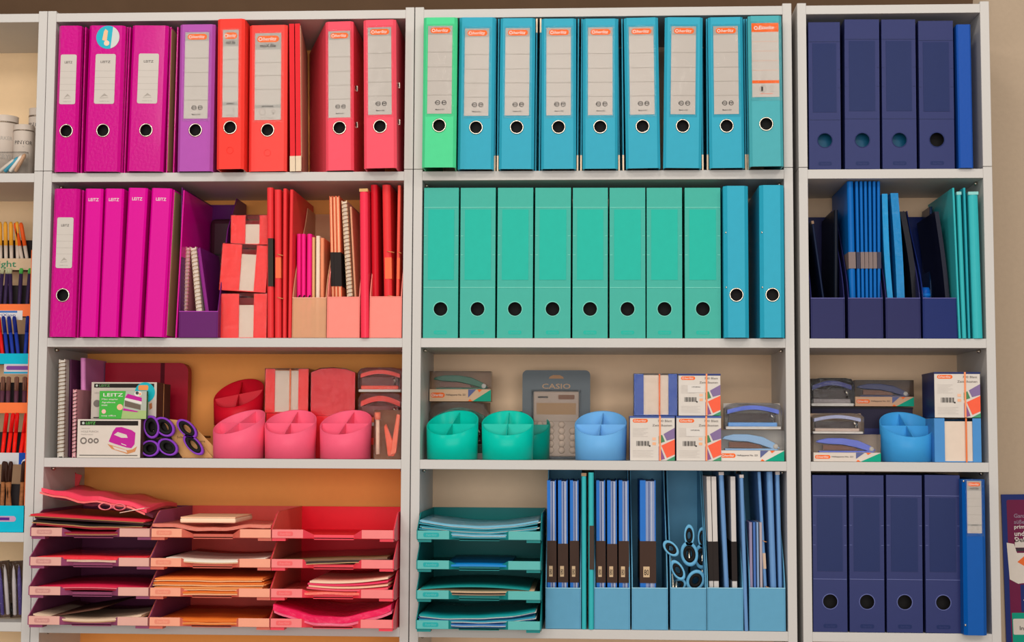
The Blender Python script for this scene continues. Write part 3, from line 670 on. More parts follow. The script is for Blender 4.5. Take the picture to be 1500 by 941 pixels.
# ------------------------------------------------------------------ third shelf: boxes, blister packs, scissors
def box_thing(name, label, cat, xl, xr, yt, z0, yf, depth, front, sides, printer=None, group=None, rotz=0.0):
    a, b = XW(xl, z0, yf), XW(xr, z0, yf); w = b-a; xc = (a+b)/2; h = ZW(yt, xc, yf)-z0
    t = thing(name, label, cat, (xc, yf, z0+0.0006), (0, 0, rotz), group)
    BX(-w/2, w/2, 0.0006, depth, 0, h).build('carton', sides, t)
    BX(-w/2, w/2, 0, 0.0006, 0, h).build('front_face', front, t)
    if printer:
        P = Print(-0.0003); printer(P, w, h, t); P.build(t, 'print')
    return t, w, h
# spiral notebooks and portfolios at the scissors end
standing('spiral_notebook', 'tall white wire-bound notebook against the bookcase side', 'notebook', 84, 93, 86.5, 527, S3, 0.02, M(206, 196, 186, 0.5), 0.15, pages=M(214, 206, 196, 0.6), spiral=M(120, 92, 62, 0.3))
standing('notebook', 'dark plum notebook standing beside the tall wire-bound notebook', 'notebook', 97, 103, 98.5, 527, S3, 0.045, M(92, 44, 78, 0.4), 0.14, pages=M(70, 40, 60, 0.5))
standing('spiral_notebook', 'short pink wire-bound notebook beside the lower hole punch box', 'notebook', 105.5, 110.5, 107, 571, S3, 0.012, M(220, 150, 160, 0.5), 0.1, pages=M(226, 190, 190, 0.6), spiral=M(90, 60, 60, 0.3))
standing('banded_notebook', 'lilac notebook with a black band behind the hole punch boxes', 'notebook', 117.5, 125, 117, 525, S3, 0.075, M(222, 136, 196, 0.4), 0.15, band=(0.0, 0.42), bmark=True)
t = thing('zip_portfolio', 'crimson portfolio with a black elastic strap behind the hole punch boxes', 'portfolio', (XW(212, S3, 0.205), 0.205, S3+0.0005))
mb = MB(); w, h, r = 0.19, 0.212, 0.02
pts = [(-w/2, 0), (w/2-r, 0)]+[(w/2-r+r*math.sin(a), r-r*math.cos(a)) for a in [math.pi/2*k/6 for k in range(1, 7)]]+[(w/2-r+r*math.cos(a), h-r+r*math.sin(a)) for a in [math.pi/2*k/6 for k in range(0, 7)]]+[(-w/2, h)]
mb.prism(pts, 0, 0.03, 'y').build('shell', M(168, 14, 42, 0.4), t)
BX(0.032, 0.041, -0.001, 0.0, 0, h).build('elastic_strap', M(90, 10, 26, 0.6), t)
CARTON = M(206, 142, 92, 0.6); WPRINT = M(216, 206, 196, 0.45); GREENP = M(70, 176, 66, 0.4); PURPP = M(190, 30, 150, 0.4)
def punch_print(P, w, h, t):
    P.rect(-w*0.46, w*0.46, h*0.84, h*0.96, BAND).rect(-w*0.46, w*0.46, h*0.05, h*0.075, M(110, 104, 98, 0.5)).up()
    P.disc(-w*0.41, h*0.9, h*0.035, M(190, 200, 190, 0.5), 12).text('LEITZ', -w*0.37, -w*0.22, h*0.865, M(96, 186, 86, 0.5), h*0.07, 0.1)
    P.text('WOW', -w*0.44, -w*0.3, h*0.745, FAINT, h*0.03).text('HOLE PUNCH', -w*0.44, -w*0.17, h*0.655, FAINT, h*0.05).text('Perforator', -w*0.44, -w*0.25, h*0.59, FAINT, h*0.03)
    for i, q in enumerate((-0.4, -0.29, -0.2)):
        P.ring(w*q, h*0.44, h*(0.09, 0.07, 0.07)[i], h*0.035, M(120, 112, 106, 0.5), 14)
    # the pictured punch
    S = lambda pts: [(w*a, h*b) for a, b in pts]
    P.poly(S([(-0.02, 0.36), (0.05, 0.23), (0.3, 0.1), (0.42, 0.16), (0.45, 0.3), (0.38, 0.22), (0.3, 0.2), (0.1, 0.3)]), CARTON)
    P.poly(S([(0.0, 0.42), (0.06, 0.68), (0.11, 0.79), (0.2, 0.8), (0.36, 0.72), (0.42, 0.65), (0.41, 0.35), (0.36, 0.25), (0.28, 0.27), (0.1, 0.36)]), PURPP).up()
    P.poly(S([(0.08, 0.6), (0.14, 0.67), (0.28, 0.6), (0.3, 0.52), (0.2, 0.52)]), WPRINT)
    P.poly(S([(0.06, 0.3), (0.28, 0.2), (0.3, 0.13), (0.1, 0.22)]), WPRINT)
    P.poly(S([(0.2, 0.38), (0.28, 0.33), (0.28, 0.31), (0.2, 0.355)]), WPRINT)
_, pw, ph_ = box_thing('hole_punch_box', 'white hole punch carton with a magenta punch pictured, standing on the shelf', 'box', 112.5, 205, 615, S3, 0.006, 0.16, WPRINT, M(96, 66, 56, 0.5), punch_print, 'hole punch cartons')
PZ = S3+ph_+0.0012
def upper_print(P, w, h, t):
    P.rect(-w*0.46, w*0.46, h*0.85, h*0.96, BAND).rect(-w*0.46, w*0.46, h*0.02, h*0.05, BAND).up()
    P.disc(-w*0.42, h*0.905, h*0.03, M(190, 200, 190, 0.5), 12).text('LEITZ', -w*0.38, -w*0.22, h*0.875, M(96, 150, 90, 0.5), h*0.06)
    P.disc(-w*0.41, h*0.42, h*0.1, M(120, 112, 106, 0.5), 16)
    P.text('NEXXT', -w*0.45, -w*0.34, h*0.68, FAINT, h*0.05)
    P.disc(w*0.32, h*0.72, w*0.155, M(20, 176, 190, 0.4), 28).up()
    P.rrect(w*0.22, w*0.37, h*0.78, h*0.92, 0.003, M(240, 150, 84, 0.5))
    P.poly([(w*0.4, h*0.25), (w*0.44, h*0.3), (w*0.43, h*0.45), (w*0.39, h*0.4)], M(180, 110, 70, 0.5))
box_thing('hole_punch_box', 'upper hole punch carton with a round cyan sticker on its front', 'box', 133, 228.6, 560.6, PZ, 0.04, 0.052, M(200, 188, 178, 0.45), M(78, 50, 46, 0.5), upper_print, 'hole punch cartons')
box_thing('hole_punch_box', 'rearmost dark-sided carton behind the cyan-stickered carton', 'box', 146, 239.5, 563, PZ, 0.098, 0.05, CARTON, M(70, 44, 42, 0.5), None, 'hole punch cartons')
def green_print(P, w, h, t):
    P.poly([(-w/2, 0), (-w*0.03, 0), (0.06*w, h), (-w/2, h)], GREENP).poly([(-w*0.03, 0), (w/2, 0), (w/2, h*0.3), (0.0, h*0.3)], M(166, 190, 124, 0.5)).poly([(0.0, h*0.3), (w/2, h*0.3), (w/2, h), (0.06*w, h)], M(176, 182, 170, 0.5)).up()
    P.text('LEITZ', -w*0.42, w*0.0, h*0.8, PALE, h*0.12).text('Mini stapler', -w*0.45, -w*0.1, h*0.66, PALE, h*0.07).text('Agrafeuse', -w*0.45, -w*0.16, h*0.55, PALE, h*0.07).text('mini', -w*0.45, -w*0.33, h*0.46, PALE, h*0.06)
    P.poly([(w*0.04, h*0.66), (w*0.38, h*0.5), (w*0.38, h*0.32), (w*0.04, h*0.45)], M(110, 96, 84, 0.4)).up()
    P.poly([(w*0.04, h*0.76), (w*0.1, h*0.9), (w*0.4, h*0.76), (w*0.4, h*0.62)], PURPP).poly([(w*0.03, h*0.68), (w*0.4, h*0.52), (w*0.4, h*0.62), (w*0.05, h*0.76)], PALE).poly([(w*0.02, h*0.38), (w*0.34, h*0.27), (w*0.3, h*0.24), (w*0.0, h*0.3)], PURPP)
    P.up(); P.disc(-w*0.06, h*0.42, h*0.11, M(238, 190, 150, 0.5), 18).disc(-w*0.4, h*0.26, h*0.08, M(240, 190, 180, 0.5), 16)
    P.disc(w*0.32, h*0.9, h*0.14, M(226, 222, 216, 0.5), 18, h*0.1).up(); P.disc(w*0.3, h*0.93, h*0.06, M(70, 70, 74, 0.5), 12).disc(w*0.36, h*0.89, h*0.05, M(238, 170, 130, 0.5), 12)
    P.text('easy office', -w*0.45, -w*0.14, h*0.07, PALE, h*0.07)
box_thing('stapler_pack', 'small green stapler pack leaning on the upper punch carton', 'blister pack', 145, 214, 573.5, PZ, 0.012, 0.012, M(190, 190, 180, 0.4), M(60, 120, 54, 0.5), green_print)
# scissors: two looped handles (coloured outside, black inside), two blades running back
def loop_band(rx, rz, wd, th, cx=0, cz=0, a0=0, n=28):
    vs = []; fs = []
    for k in range(n):
        a = 2*math.pi*k/n; c, s = math.cos(a), math.sin(a)
        for (q, y) in ((1, 0), (1, wd), (1-th/rx, wd), (1-th/rx, 0)):
            x, z = rx*q*c, rz*q*s
            vs.append((cx+x*math.cos(a0)-z*math.sin(a0), y, cz+x*math.sin(a0)+z*math.cos(a0)))
    for k in range(n):
        l = (k+1) % n
        for i in range(4): fs.append((k*4+i, l*4+i, l*4+(i+1) % 4, k*4+(i+1) % 4))
    mb = MB(); mb.add(vs, fs, True); return mb
def scissors(loops, y0, label, group, outer, inner=DARK, blade_dir=(0, 1, 0), blade_len=0.12, wd=0.014, blade=True, wall=0.2, floor=0.3757):
    """loops: (x, z, rx, rz, angle) in world x/z on the plane y0"""
    x0 = sum(l[0] for l in loops)/len(loops); z0 = min(l[1]-max(l[2], l[3]) for l in loops)
    t = thing('scissors', label, 'scissors', (x0, y0, max(z0, floor)), group=group)
    for (x, z, rx, rz, a) in loops:
        hdl = loop_band(rx, rz, wd, rx*wall, x-x0, z-z0, a).build('handle', outer, t)
        loop_band(rx*(0.99-wall), rz*(0.99-wall), wd*1.05, rx*0.34, x-x0, z-z0, a).build('inner_grip', inner, hdl)
        if blade:
            d = Vector(blade_dir).normalized(); p = Vector((x-x0, wd*0.5, z-z0))
            mid = Vector((sum(l[0]-x0 for l in loops)/2, 0.05, sum(l[1]-z0 for l in loops)/2)) if blade_dir[1] > 0.5 else Vector((0, wd*0.5, 0.0))+d*0.045
            side = Vector((0, 1, 0)) if abs(d.y) < 0.5 else Vector((1, 0, 0))
            st = p+(mid-p).normalized()*rx*0.95
            MB().tube([tuple(st), tuple(mid), tuple(mid+d*blade_len*0.5), tuple(mid+d*blade_len)], 0.0032, 6).build('blade', METAL, t)
    return t
PURS = M(136, 62, 190, 0.22)
def L(px, py, rx, rz, a, y): x = XW(px, 0.42, y); return (x, ZW(py, x, y), rx/600, rz/600, math.radians(a))
YS = 0.028
gsc = 'purple and black scissors on kraft cards'
scissors([L(221, 629, 10, 15, 10, YS), L(219.5, 660.5, 12, 10.5, 0, YS)], YS, 'purple handled scissors right beside the lower punch carton', gsc, PURS)
scissors([L(240, 630.5, 15, 10.5, -42, YS+0.004), L(245.5, 660, 14, 10, -30, YS+0.004)], YS+0.004, 'purple handled scissors in front of the kraft card', gsc, PURS)
scissors([L(273, 634, 16, 8.5, -42, YS+0.01), L(283, 657.5, 17, 8, -45, YS+0.01)], YS+0.01, 'purple handled scissors nearest the pink desk cups', gsc, PURS)
KRAFT = M(214, 160, 104, 0.6)
def card(pts, y0, y1, label, mat=None):
    xs = [XW(p[0], 0.42, y0) for p in pts]; zs = [ZW(p[1], x, y0) for p, x in zip(pts, xs)]
    t = thing('kraft_card', label, 'card', (min(xs), y0, min(zs)))
    P = [(x-min(xs), z-min(zs)) for x, z in zip(xs, zs)]
    MB().prism(P, 0, y1-y0, 'y').build('card_sheet', mat or KRAFT, t)
    q = Print(-0.0004); c = (sum(p[0] for p in P)/len(P), sum(p[1] for p in P)/len(P))
    q.text('Schere', c[0]-0.012, c[0]+0.012, c[1], M(120, 90, 60, 0.5), 0.005); q.build(t, 'print')
card([(226, 612), (262, 616), (313, 671), (268, 671)], YS+0.032, YS+0.034, 'kraft backing card slanting behind the purple scissors')
card([(262, 621), (283, 624), (314, 655), (314, 671), (290, 671)], YS+0.042, YS+0.044, 'second kraft backing card next to the pink desk cups')
card([(206, 616), (238, 616), (266, 671), (206, 671)], YS+0.024, YS+0.026, 'dark backdrop card standing in for shade behind the scissors by the punch carton', M(34, 28, 28, 0.5))  # card darkened to put shade inside the scissor loops
# wrapped cubes and packs behind the pink cups
WR = M(240, 44, 54, 0.2, bump=0.6, scale=60, var=0.12)
zc = S3
t, w, h = box_thing('note_block', 'red wrapped note block low behind the pink desk cups', 'note block', 389, 452, 606, S3, 0.135, 0.09, WR, WR)
zb = S3+h+0.0012
notebox(388, 451, 541, zb, 0.14, PINKBOX, 'film-wrapped red note box with a cream front panel behind the pink cups', slot=(0.22, 0.77), notch=0.96, d=0.085, string=0.08)
t, w, h = box_thing('note_block', 'red wrapped note block low behind the middle pink cup', 'note block', 456, 519, 610, S3, 0.135, 0.09, WR, WR)
zb2 = S3+h+0.0012
a, b = XW(455, zb2, 0.14), XW(519.5, zb2, 0.14); w = b-a; hh = ZW(546, a, 0.14)-zb2
t = thing('wrapped_block', 'plain red film-wrapped block with a rounded top', 'note block', ((a+b)/2, 0.14, zb2))
MB().prism([(-w/2, 0), (w/2, 0), (w/2, hh), (w*0.3, hh+0.007), (0, hh+0.01), (-w*0.3, hh+0.008), (-w/2, hh)], 0, 0.085, 'y').build('block', M(226, 32, 46, 0.3), t)
MB().prism([(-w/2-0.001, 0), (w/2+0.001, 0), (w/2+0.001, hh), (w*0.3, hh+0.009), (0, hh+0.012), (-w*0.3, hh+0.01), (-w/2-0.001, hh)], -0.0012, 0.087, 'y').build('film_wrap', FILM, t)
# staplers
def stapler_pts(w, h):
    top = [(-0.5, 0.46), (-0.46, 0.6), (-0.36, 0.68), (-0.1, 0.66), (0.2, 0.6), (0.36, 0.44), (0.5, 0.26)]
    return [(w*a, h*b) for a, b in top]
def stapler_pack(xl, xr, yt, z0, yf, label, body, cardcol=WPRINT, group='stapler packs', depth=0.045, base=0.36, logo=True, flip=False, second=None):
    a, b = XW(xl, z0, yf), XW(xr, z0, yf); w = b-a; xc = (a+b)/2; h = ZW(yt, xc, yf)-z0
    t = thing('stapler_pack', label, 'blister pack', (xc, yf, z0+0.0006), group=group)
    hb = h*base
    BX(-w/2, w/2, 0.0006, depth, 0, hb).build('card_tray', cardcol, t)
    BX(-w/2, w/2, depth, depth+0.001, hb, h).build('card_back', second or cardcol, t)
    P = Print(0.0003)
    if logo:
        pill(P, -w*0.48, -w*0.25, hb*0.3, hb*0.72)
        P.text('Heftapparat No. 221', -w*0.23, w*0.09, hb*0.42, INK, hb*0.2)
        P.poly([(w*0.13, hb*0.98), (w*0.13, hb*0.3), (w*0.26, hb*0.98)], M(96, 104, 150, 0.5)).poly([(w*0.2, 0), (w/2, 0), (w/2, hb*0.98)], M(0, 160, 130, 0.5)).poly([(w*0.13, 0.0), (w*0.2, 0), (w*0.16, hb*0.2)], ORANGE).poly([(w*0.28, hb*0.98), (w*0.36, hb*0.98), (w*0.31, hb*0.75)], ORANGE)
        P.build(t, 'print')
    # the stapler: arm, magazine, base
    sw, sh = w*0.9, (h-hb)*0.9; sc = thing('stapler', None, None, (0, 0.012, hb+0.0006)); sc.parent = t
    del_keys = None
    sgn = -1 if flip else 1
    arm = [(-0.5, 0.60), (-0.46, 0.74), (-0.3, 0.86), (-0.05, 0.86), (0.2, 0.72), (0.4, 0.4), (0.5, 0.1), (0.38, 0.06), (0.16, 0.3), (-0.05, 0.46), (-0.3, 0.5)]
    fp = lambda pts: [(sgn*sw*p[0], sh*p[1]) for p in pts][::sgn]
    MB().prism(fp(arm), 0, 0.02, 'y').build('arm', body, sc, 0.0015, 2)
    MB().prism(fp([(-0.38, 0.14), (0.2, 0.1), (0.16, 0.28), (-0.06, 0.42), (-0.38, 0.44)]), 0.004, 0.016, 'y').build('magazine', M(110, 66, 44, 0.3), sc)
    MB().prism(fp([(-0.45, 0.0), (0.47, 0.0), (0.44, 0.09), (-0.45, 0.08)]), 0, 0.02, 'y').build('foot_plate', body, sc)
    MB().lathe([(0, -0.001), (sh*0.14, -0.001), (sh*0.14, 0.021), (0, 0.021)], 20, 'y', Matrix.Translation((sgn*sw*0.42, 0, sh*0.2))).build('hinge', M(190, 184, 178, 0.4), sc)
    BX(-w/2, w/2, 0.0, depth, hb+0.0002, h).build('clear_cover', CLEAR, t)
    return t, h
def bubble_pack(xl, xr, yt, z0, yf, label, c1, c2, cardcol, group='bubble packs', depth=0.04, inner=M(52, 36, 34, 0.25)):
    """stapler seen through a domed clear bubble: bowed coloured handle over a dark body and a light foot"""
    a, b = XW(xl, z0, yf), XW(xr, z0, yf); w = b-a; xc = (a+b)/2; h = ZW(yt, xc, yf)-z0
    t = thing('bubble_pack', label, 'blister pack', (xc, yf, z0+0.0006), group=group)
    BX(-w/2, w/2, depth, depth+0.001, 0, h).build('card_back', cardcol, t)
    arc = [(-w*0.45+w*0.9*k/12, h*0.74+h*0.17*math.sin(math.pi*k/12)) for k in range(13)]
    MB().prism(arc+[(x, z-h*0.16) for x, z in arc[::-1]], 0.008, 0.032, 'y').build('handle', c1, t)
    BX(-w*0.42, w*0.4, 0.012, 0.03, h*0.26, h*0.6).build('body', inner, t)
    BX(-w*0.44, w*0.42, 0.006, 0.034, h*0.1, h*0.26).build('foot_plate', c2, t, 0.002, 2)
    BX(-w*0.48, w*0.48, 0.002, 0.038, 0.0, h*0.1).build('tray', M(214, 208, 202, 0.4), t)
    MB().tube([(w*0.3, 0.006, h*0.55), (w*0.36, 0.005, h*0.45), (w*0.34, 0.006, h*0.3)], 0.003, 8).build('spring_clip', METAL, t)
    n = 8
    pr = [(-w*0.5, h*0.02), (w*0.5, h*0.02), (w*0.5, h*0.8), (w*0.44, h*0.95), (w*0.3, h), (-w*0.3, h), (-w*0.44, h*0.95), (-w*0.5, h*0.8)]
    MB().prism(pr, 0.0, depth, 'y').build('clear_bubble', FILM, t)
    return t
SRED = M(238, 62, 48, 0.3)
a0 = XW(524, S3, 0.12)
t = thing('note_carton', 'brown carton low behind the coral blister pack', 'box', (XW(556, S3, 0.12), 0.12, S3+0.0005))
BX(-0.043, 0.043, 0, 0.1, 0, 0.07).build('carton', M(150, 66, 44, 0.5), t); BX(-0.043, 0.043, -0.0008, 0, 0.03, 0.045).build('tape_strip', SRED, t)
bubble_pack(524, 588, 576, S3+0.0712, 0.118, 'flat red stapler bubble pack under another one', SRED, M(255, 120, 80, 0.3), M(170, 56, 36, 0.5), inner=M(120, 34, 24, 0.25))
zt = ZW(576, 0.7, 0.118)+0.002
bubble_pack(524, 588, 539, zt, 0.118, 'glossy red stapler bubble pack on top of its pile', SRED, M(255, 92, 72, 0.3), M(176, 64, 42, 0.5), inner=M(110, 36, 26, 0.25))
a, b = XW(547, S3, 0.01), XW(586, S3, 0.01); w = b-a; h = ZW(601, a, 0.01)-S3
t = thing('drawing_set', 'clear pack of coral pen and compass at the end of its shelf', 'blister pack', ((a+b)/2, 0.01, S3+0.0005))
BX(-w/2, w/2, 0.02, 0.021, 0, h).build('card_back', M(226, 160, 116, 0.5), t)
MB().tube([(-w*0.36, 0.01, h*0.1), (-w*0.37, 0.01, h*0.35), (-w*0.38, 0.01, h*0.8)], 0.0042, 10).build('pen_barrel', M(244, 200, 176, 0.35), t)
MB().tube([(-w*0.38, 0.01, h*0.8), (-w*0.385, 0.01, h*0.95)], 0.0065, 10).build('pen_cap', M(255, 120, 90, 0.35), t)
MB().prism([(w*0.02, h*0.06), (w*0.26, h*0.06), (w*0.34, h*0.2), (-w*0.06, h*0.72), (-w*0.14, h*0.66)], 0.006, 0.014, 'y').build('compass_leg', M(255, 104, 76, 0.4), t, 0.002, 2)
MB().prism([(w*0.1, h*0.07), (w*0.34, h*0.12), (w*0.48, h*0.9), (w*0.34, h*0.92)], 0.004, 0.012, 'y').build('compass_leg', M(255, 120, 92, 0.4), t, 0.002, 2)
BX(-w/2, w/2, 0, 0.02, 0, h).build('clear_cover', FILM, t)
# ---- third shelf of the turquoise bookcase
t, h1 = bubble_pack(628, 716, 590, S3, 0.16, 'clear pack low behind the teal cup with a green rim', M(40, 96, 76, 0.3), M(60, 110, 90, 0.3), M(120, 92, 70, 0.5)), 0
zt = ZW(590, 0.9, 0.16)+0.002
stapler_pack(629, 719, 544.5, zt, 0.155, 'dark green stapler in a clear pack behind the teal cups', M(36, 96, 72, 0.3), M(214, 178, 146, 0.5), second=M(180, 140, 108, 0.5), base=0.4)
# calculator on a hanging card
yk = 0.17
a, b = XW(764.5, S3, yk), XW(864.5, S3, yk); w = b-a; zk = S3+0.006; h = ZW(538.5, a, yk)-zk
t = thing('calculator_pack', 'clear blister pack with a calculator on a grey-blue hanging card', 'calculator', ((a+b)/2, yk, S3+0.0005))
zo = 0.0
pts = []
r = 0.011
for (cx, cz, s0) in ((w/2-r, h-r, 0), (-w/2+r, h-r, 90)):
    for k in range(7):
        q = math.radians(s0+90*k/6); pts.append((cx+r*math.cos(q), cz+r*math.sin(q)))
pts += [(-w/2, zo), (w/2, zo)]
MB().prism(pts, 0.012, 0.013, 'y').build('hanging_card', M(104, 112, 118, 0.45), t)
P = Print(0.0116); P.text('CASIO', -w*0.21, w*0.21, h*0.79, M(176, 146, 120, 0.5), h*0.058)
P.poly([(-w*0.11, h*0.905), (w*0.11, h*0.905), (w*0.1, h*0.925), (w*0.05, h*0.945), (-w*0.05, h*0.945), (-w*0.1, h*0.925)], M(172, 132, 100, 0.5)); P.build(t, 'lettering')
cb = BX(-w*0.335, w*0.335, 0.004, 0.012, h*0.03, h*0.76).build('calculator_body', M(170, 150, 136, 0.4), t, 0.003, 2)
P = Print(0.0036)
P.rect(-w*0.27, -w*0.12, h*0.685, h*0.705, M(60, 52, 48, 0.4)).rrect(w*0.03, w*0.27, h*0.67, h*0.72, 0.002, M(112, 66, 34, 0.3)).rect(-w*0.29, w*0.29, h*0.5, h*0.63, M(156, 118, 76, 0.3)).rect(-w*0.33, w*0.33, h*0.42, h*0.425, M(120, 104, 92, 0.4))
P.build(cb, 'display_print')
for i in range(4):
    for j in range(5):
        if i == 3 and j > 3: continue
        MB().lathe([(0, -0.0025), (w*0.042, -0.002), (w*0.05, 0)], 14, 'y', Matrix.Translation((-w*0.24+i*w*0.16, 0.004, h*(0.1+0.072*j)))).build('key', M(188, 166, 150, 0.4), cb)
BX(-w*0.36, w*0.36, -0.002, 0.012, h*0.01, h*0.775).build('clear_bubble', CLEAR, t)
def zettel(xl, xr, yt, z0, yf, label, group='white note cartons', depth=0.095, sticker=False, side=M(70, 92, 160, 0.4)):
    def pr(P, w, h, t):
        pill(P, -w*0.44, -w*0.1, h*0.855, h*0.94)
        P.text('700 Blatt', w*0.12, w*0.44, h*0.87, M(130, 122, 116, 0.5), h*0.05).text('Zettelkasten', -w*0.0, w*0.44, h*0.77, M(130, 122, 116, 0.5), h*0.05)
        for k in range(7): P.rect(-w*0.44, -w*(0.1+0.05*(k % 3)), h*(0.72-0.03*k), h*(0.727-0.03*k), M(196, 188, 182, 0.5))
        for k in range(12): P.rect(-w*0.36+k*w*0.024, -w*0.36+k*w*0.024+w*(0.008+0.006*(k % 3)), h*0.33, h*0.44, INK)
        P.disc(-w*0.06, h*0.33, w*0.02, INK, 10).rect(w*0.0, w*0.08, h*0.46, h*0.52, M(240, 190, 160, 0.5)).rect(w*0.0, w*0.08, h*0.35, h*0.41, M(240, 180, 140, 0.5))
        for k in range(5): P.rect(-w*0.44, w*(0.02-0.06*(k % 2)), h*(0.22-0.035*k), h*(0.227-0.035*k), M(196, 188, 182, 0.5))
        S = lambda pts: [(w*a, h*b) for a, b in pts]
        P.poly(S([(0.14, 0.38), (0.14, 0.55), (0.22, 0.58), (0.28, 0.43)]), M(78, 134, 94, 0.5)).poly(S([(0.25, 0.6), (0.5, 0.74), (0.5, 0.5), (0.32, 0.45)]), M(134, 112, 156, 0.5))
        P.poly(S([(0.2, 0.34), (0.5, 0.48), (0.5, 0.14), (0.32, 0.06)]), M(250, 100, 70, 0.5)).poly(S([(0.14, 0.0), (0.28, 0.04), (0.17, 0.33), (0.14, 0.32)]), M(140, 92, 140, 0.5)).poly(S([(0.3, 0.0), (0.5, 0.0), (0.5, 0.1)]), M(70, 150, 110, 0.5))
        if sticker:
            P.up(); P.rect(-w*0.28, w*0.12, h*0.55, h*0.73, M(220, 214, 208, 0.4)).up(); P.text('10928046', -w*0.18, w*0.02, h*0.67, INK, h*0.03)
    t, w, h = box_thing('note_carton', label, 'box', xl, xr, yt, z0, yf, depth, M(216, 208, 200, 0.4), side, pr, group)
    BX(w*0.15, w*0.19, -0.0014, -0.0009, 0, h+0.0004).build('string_band', M(244, 150, 104, 0.4), t)
    BX(-w/2-0.0006, w/2+0.0006, -0.0006, depth, h-0.0035, h+0.0004).build('lid_edge', side, t)
    return t, h
t, hz = zettel(923, 988.5, 610.5, S3, 0.008, 'white note carton without sticker, lower one beside the light blue cup')
t, hz2 = zettel(991, 1056.5, 610.5, S3, 0.008, 'white note carton with a barcode sticker, lower one by the stapler packs', sticker=True)
bx = notebox(929, 992, 548.5, S3+hz+0.0015, 0.014, M(58, 88, 170, 0.3), 'blue film-wrapped note box on top of a white note carton', group='blue note boxes', slot=(0.22, 0.8), notch=0.97, string=0.09, d=0.085)
zettel(994, 1055.5, 548.5, S3+hz2+0.0015, 0.014, 'upper white note carton stacked on the stickered carton', sticker=True, side=M(50, 62, 118, 0.4))
t, hs = stapler_pack(1054, 1149, 630.5, S3, 0.01, 'light blue stapler in a white pack against the bookcase side', M(140, 178, 218, 0.35), M(222, 214, 206, 0.45), base=0.34)
bubble_pack(1062, 1146, 591, S3+hs+0.0015, 0.014, 'blue stapler bubble pack on top of the white stapler pack', M(86, 110, 212, 0.3), M(110, 164, 228, 0.3), M(196, 186, 176, 0.5))
# ---- third shelf of the narrow bookcase
t, hs = stapler_pack(1192, 1290.5, 637, S3, 0.01, 'violet-blue stapler in a white pack in front of the clear packs', M(98, 112, 206, 0.35), M(214, 202, 192, 0.45), base=0.33, second=M(196, 172, 152, 0.5))
bubble_pack(1190, 1266, 606, S3+hs+0.0015, 0.018, 'pale tape dispenser pack resting on the violet-blue stapler pack', M(160, 164, 200, 0.3), M(200, 176, 164, 0.3), M(178, 150, 128, 0.5))
t = thing('storage_carton', 'dark navy carton at the back of the narrow bookcase, under two packs', 'box', (XW(1262, S3, 0.128), 0.128, S3+0.0005))
hd = ZW(597, XW(1262, S3, 0.128), 0.128)-S3
BX(-0.105, 0.11, 0, 0.125, 0, hd-0.004).build('carton', M(40, 36, 58, 0.5), t); BX(-0.106, 0.111, -0.001, 0.126, hd-0.004, hd).build('lid_edge', M(28, 26, 36, 0.5), t)
BX(-0.02, 0.06, -0.0012, -0.0002, 0.03, 0.07).build('front_tag', M(46, 48, 96, 0.4), t)
bubble_pack(1188, 1252, 554.5, S3+hd+0.002, 0.13, 'dark blue stapler bubble pack with a glossy white glint', M(54, 56, 120, 0.25), M(150, 140, 140, 0.3), M(58, 44, 42, 0.5))
stapler_pack(1253, 1339, 557.5, S3+hd+0.002, 0.13, 'navy stapler in a clear pack beside the tall white note carton', M(44, 48, 96, 0.3), M(206, 166, 136, 0.5), second=M(120, 92, 74, 0.5), base=0.36)
t = notebox(1369.5, 1438, 613.5, S3, 0.006, M(74, 142, 206, 0.35), 'light blue note box with cream paper under a white carton', group='blue note boxes', slot=(0.22, 0.82), notch=0.93, string=0.18, d=0.12, film=False)
hq = ZW(613.5, XW(1400, S3, 0.006), 0.006)-S3
t, _ = zettel(1369.5, 1436.5, 546, S3+hq+0.0015, 0.006, 'white note carton stacked on the light blue note box', depth=0.12, side=M(38, 50, 100, 0.4))
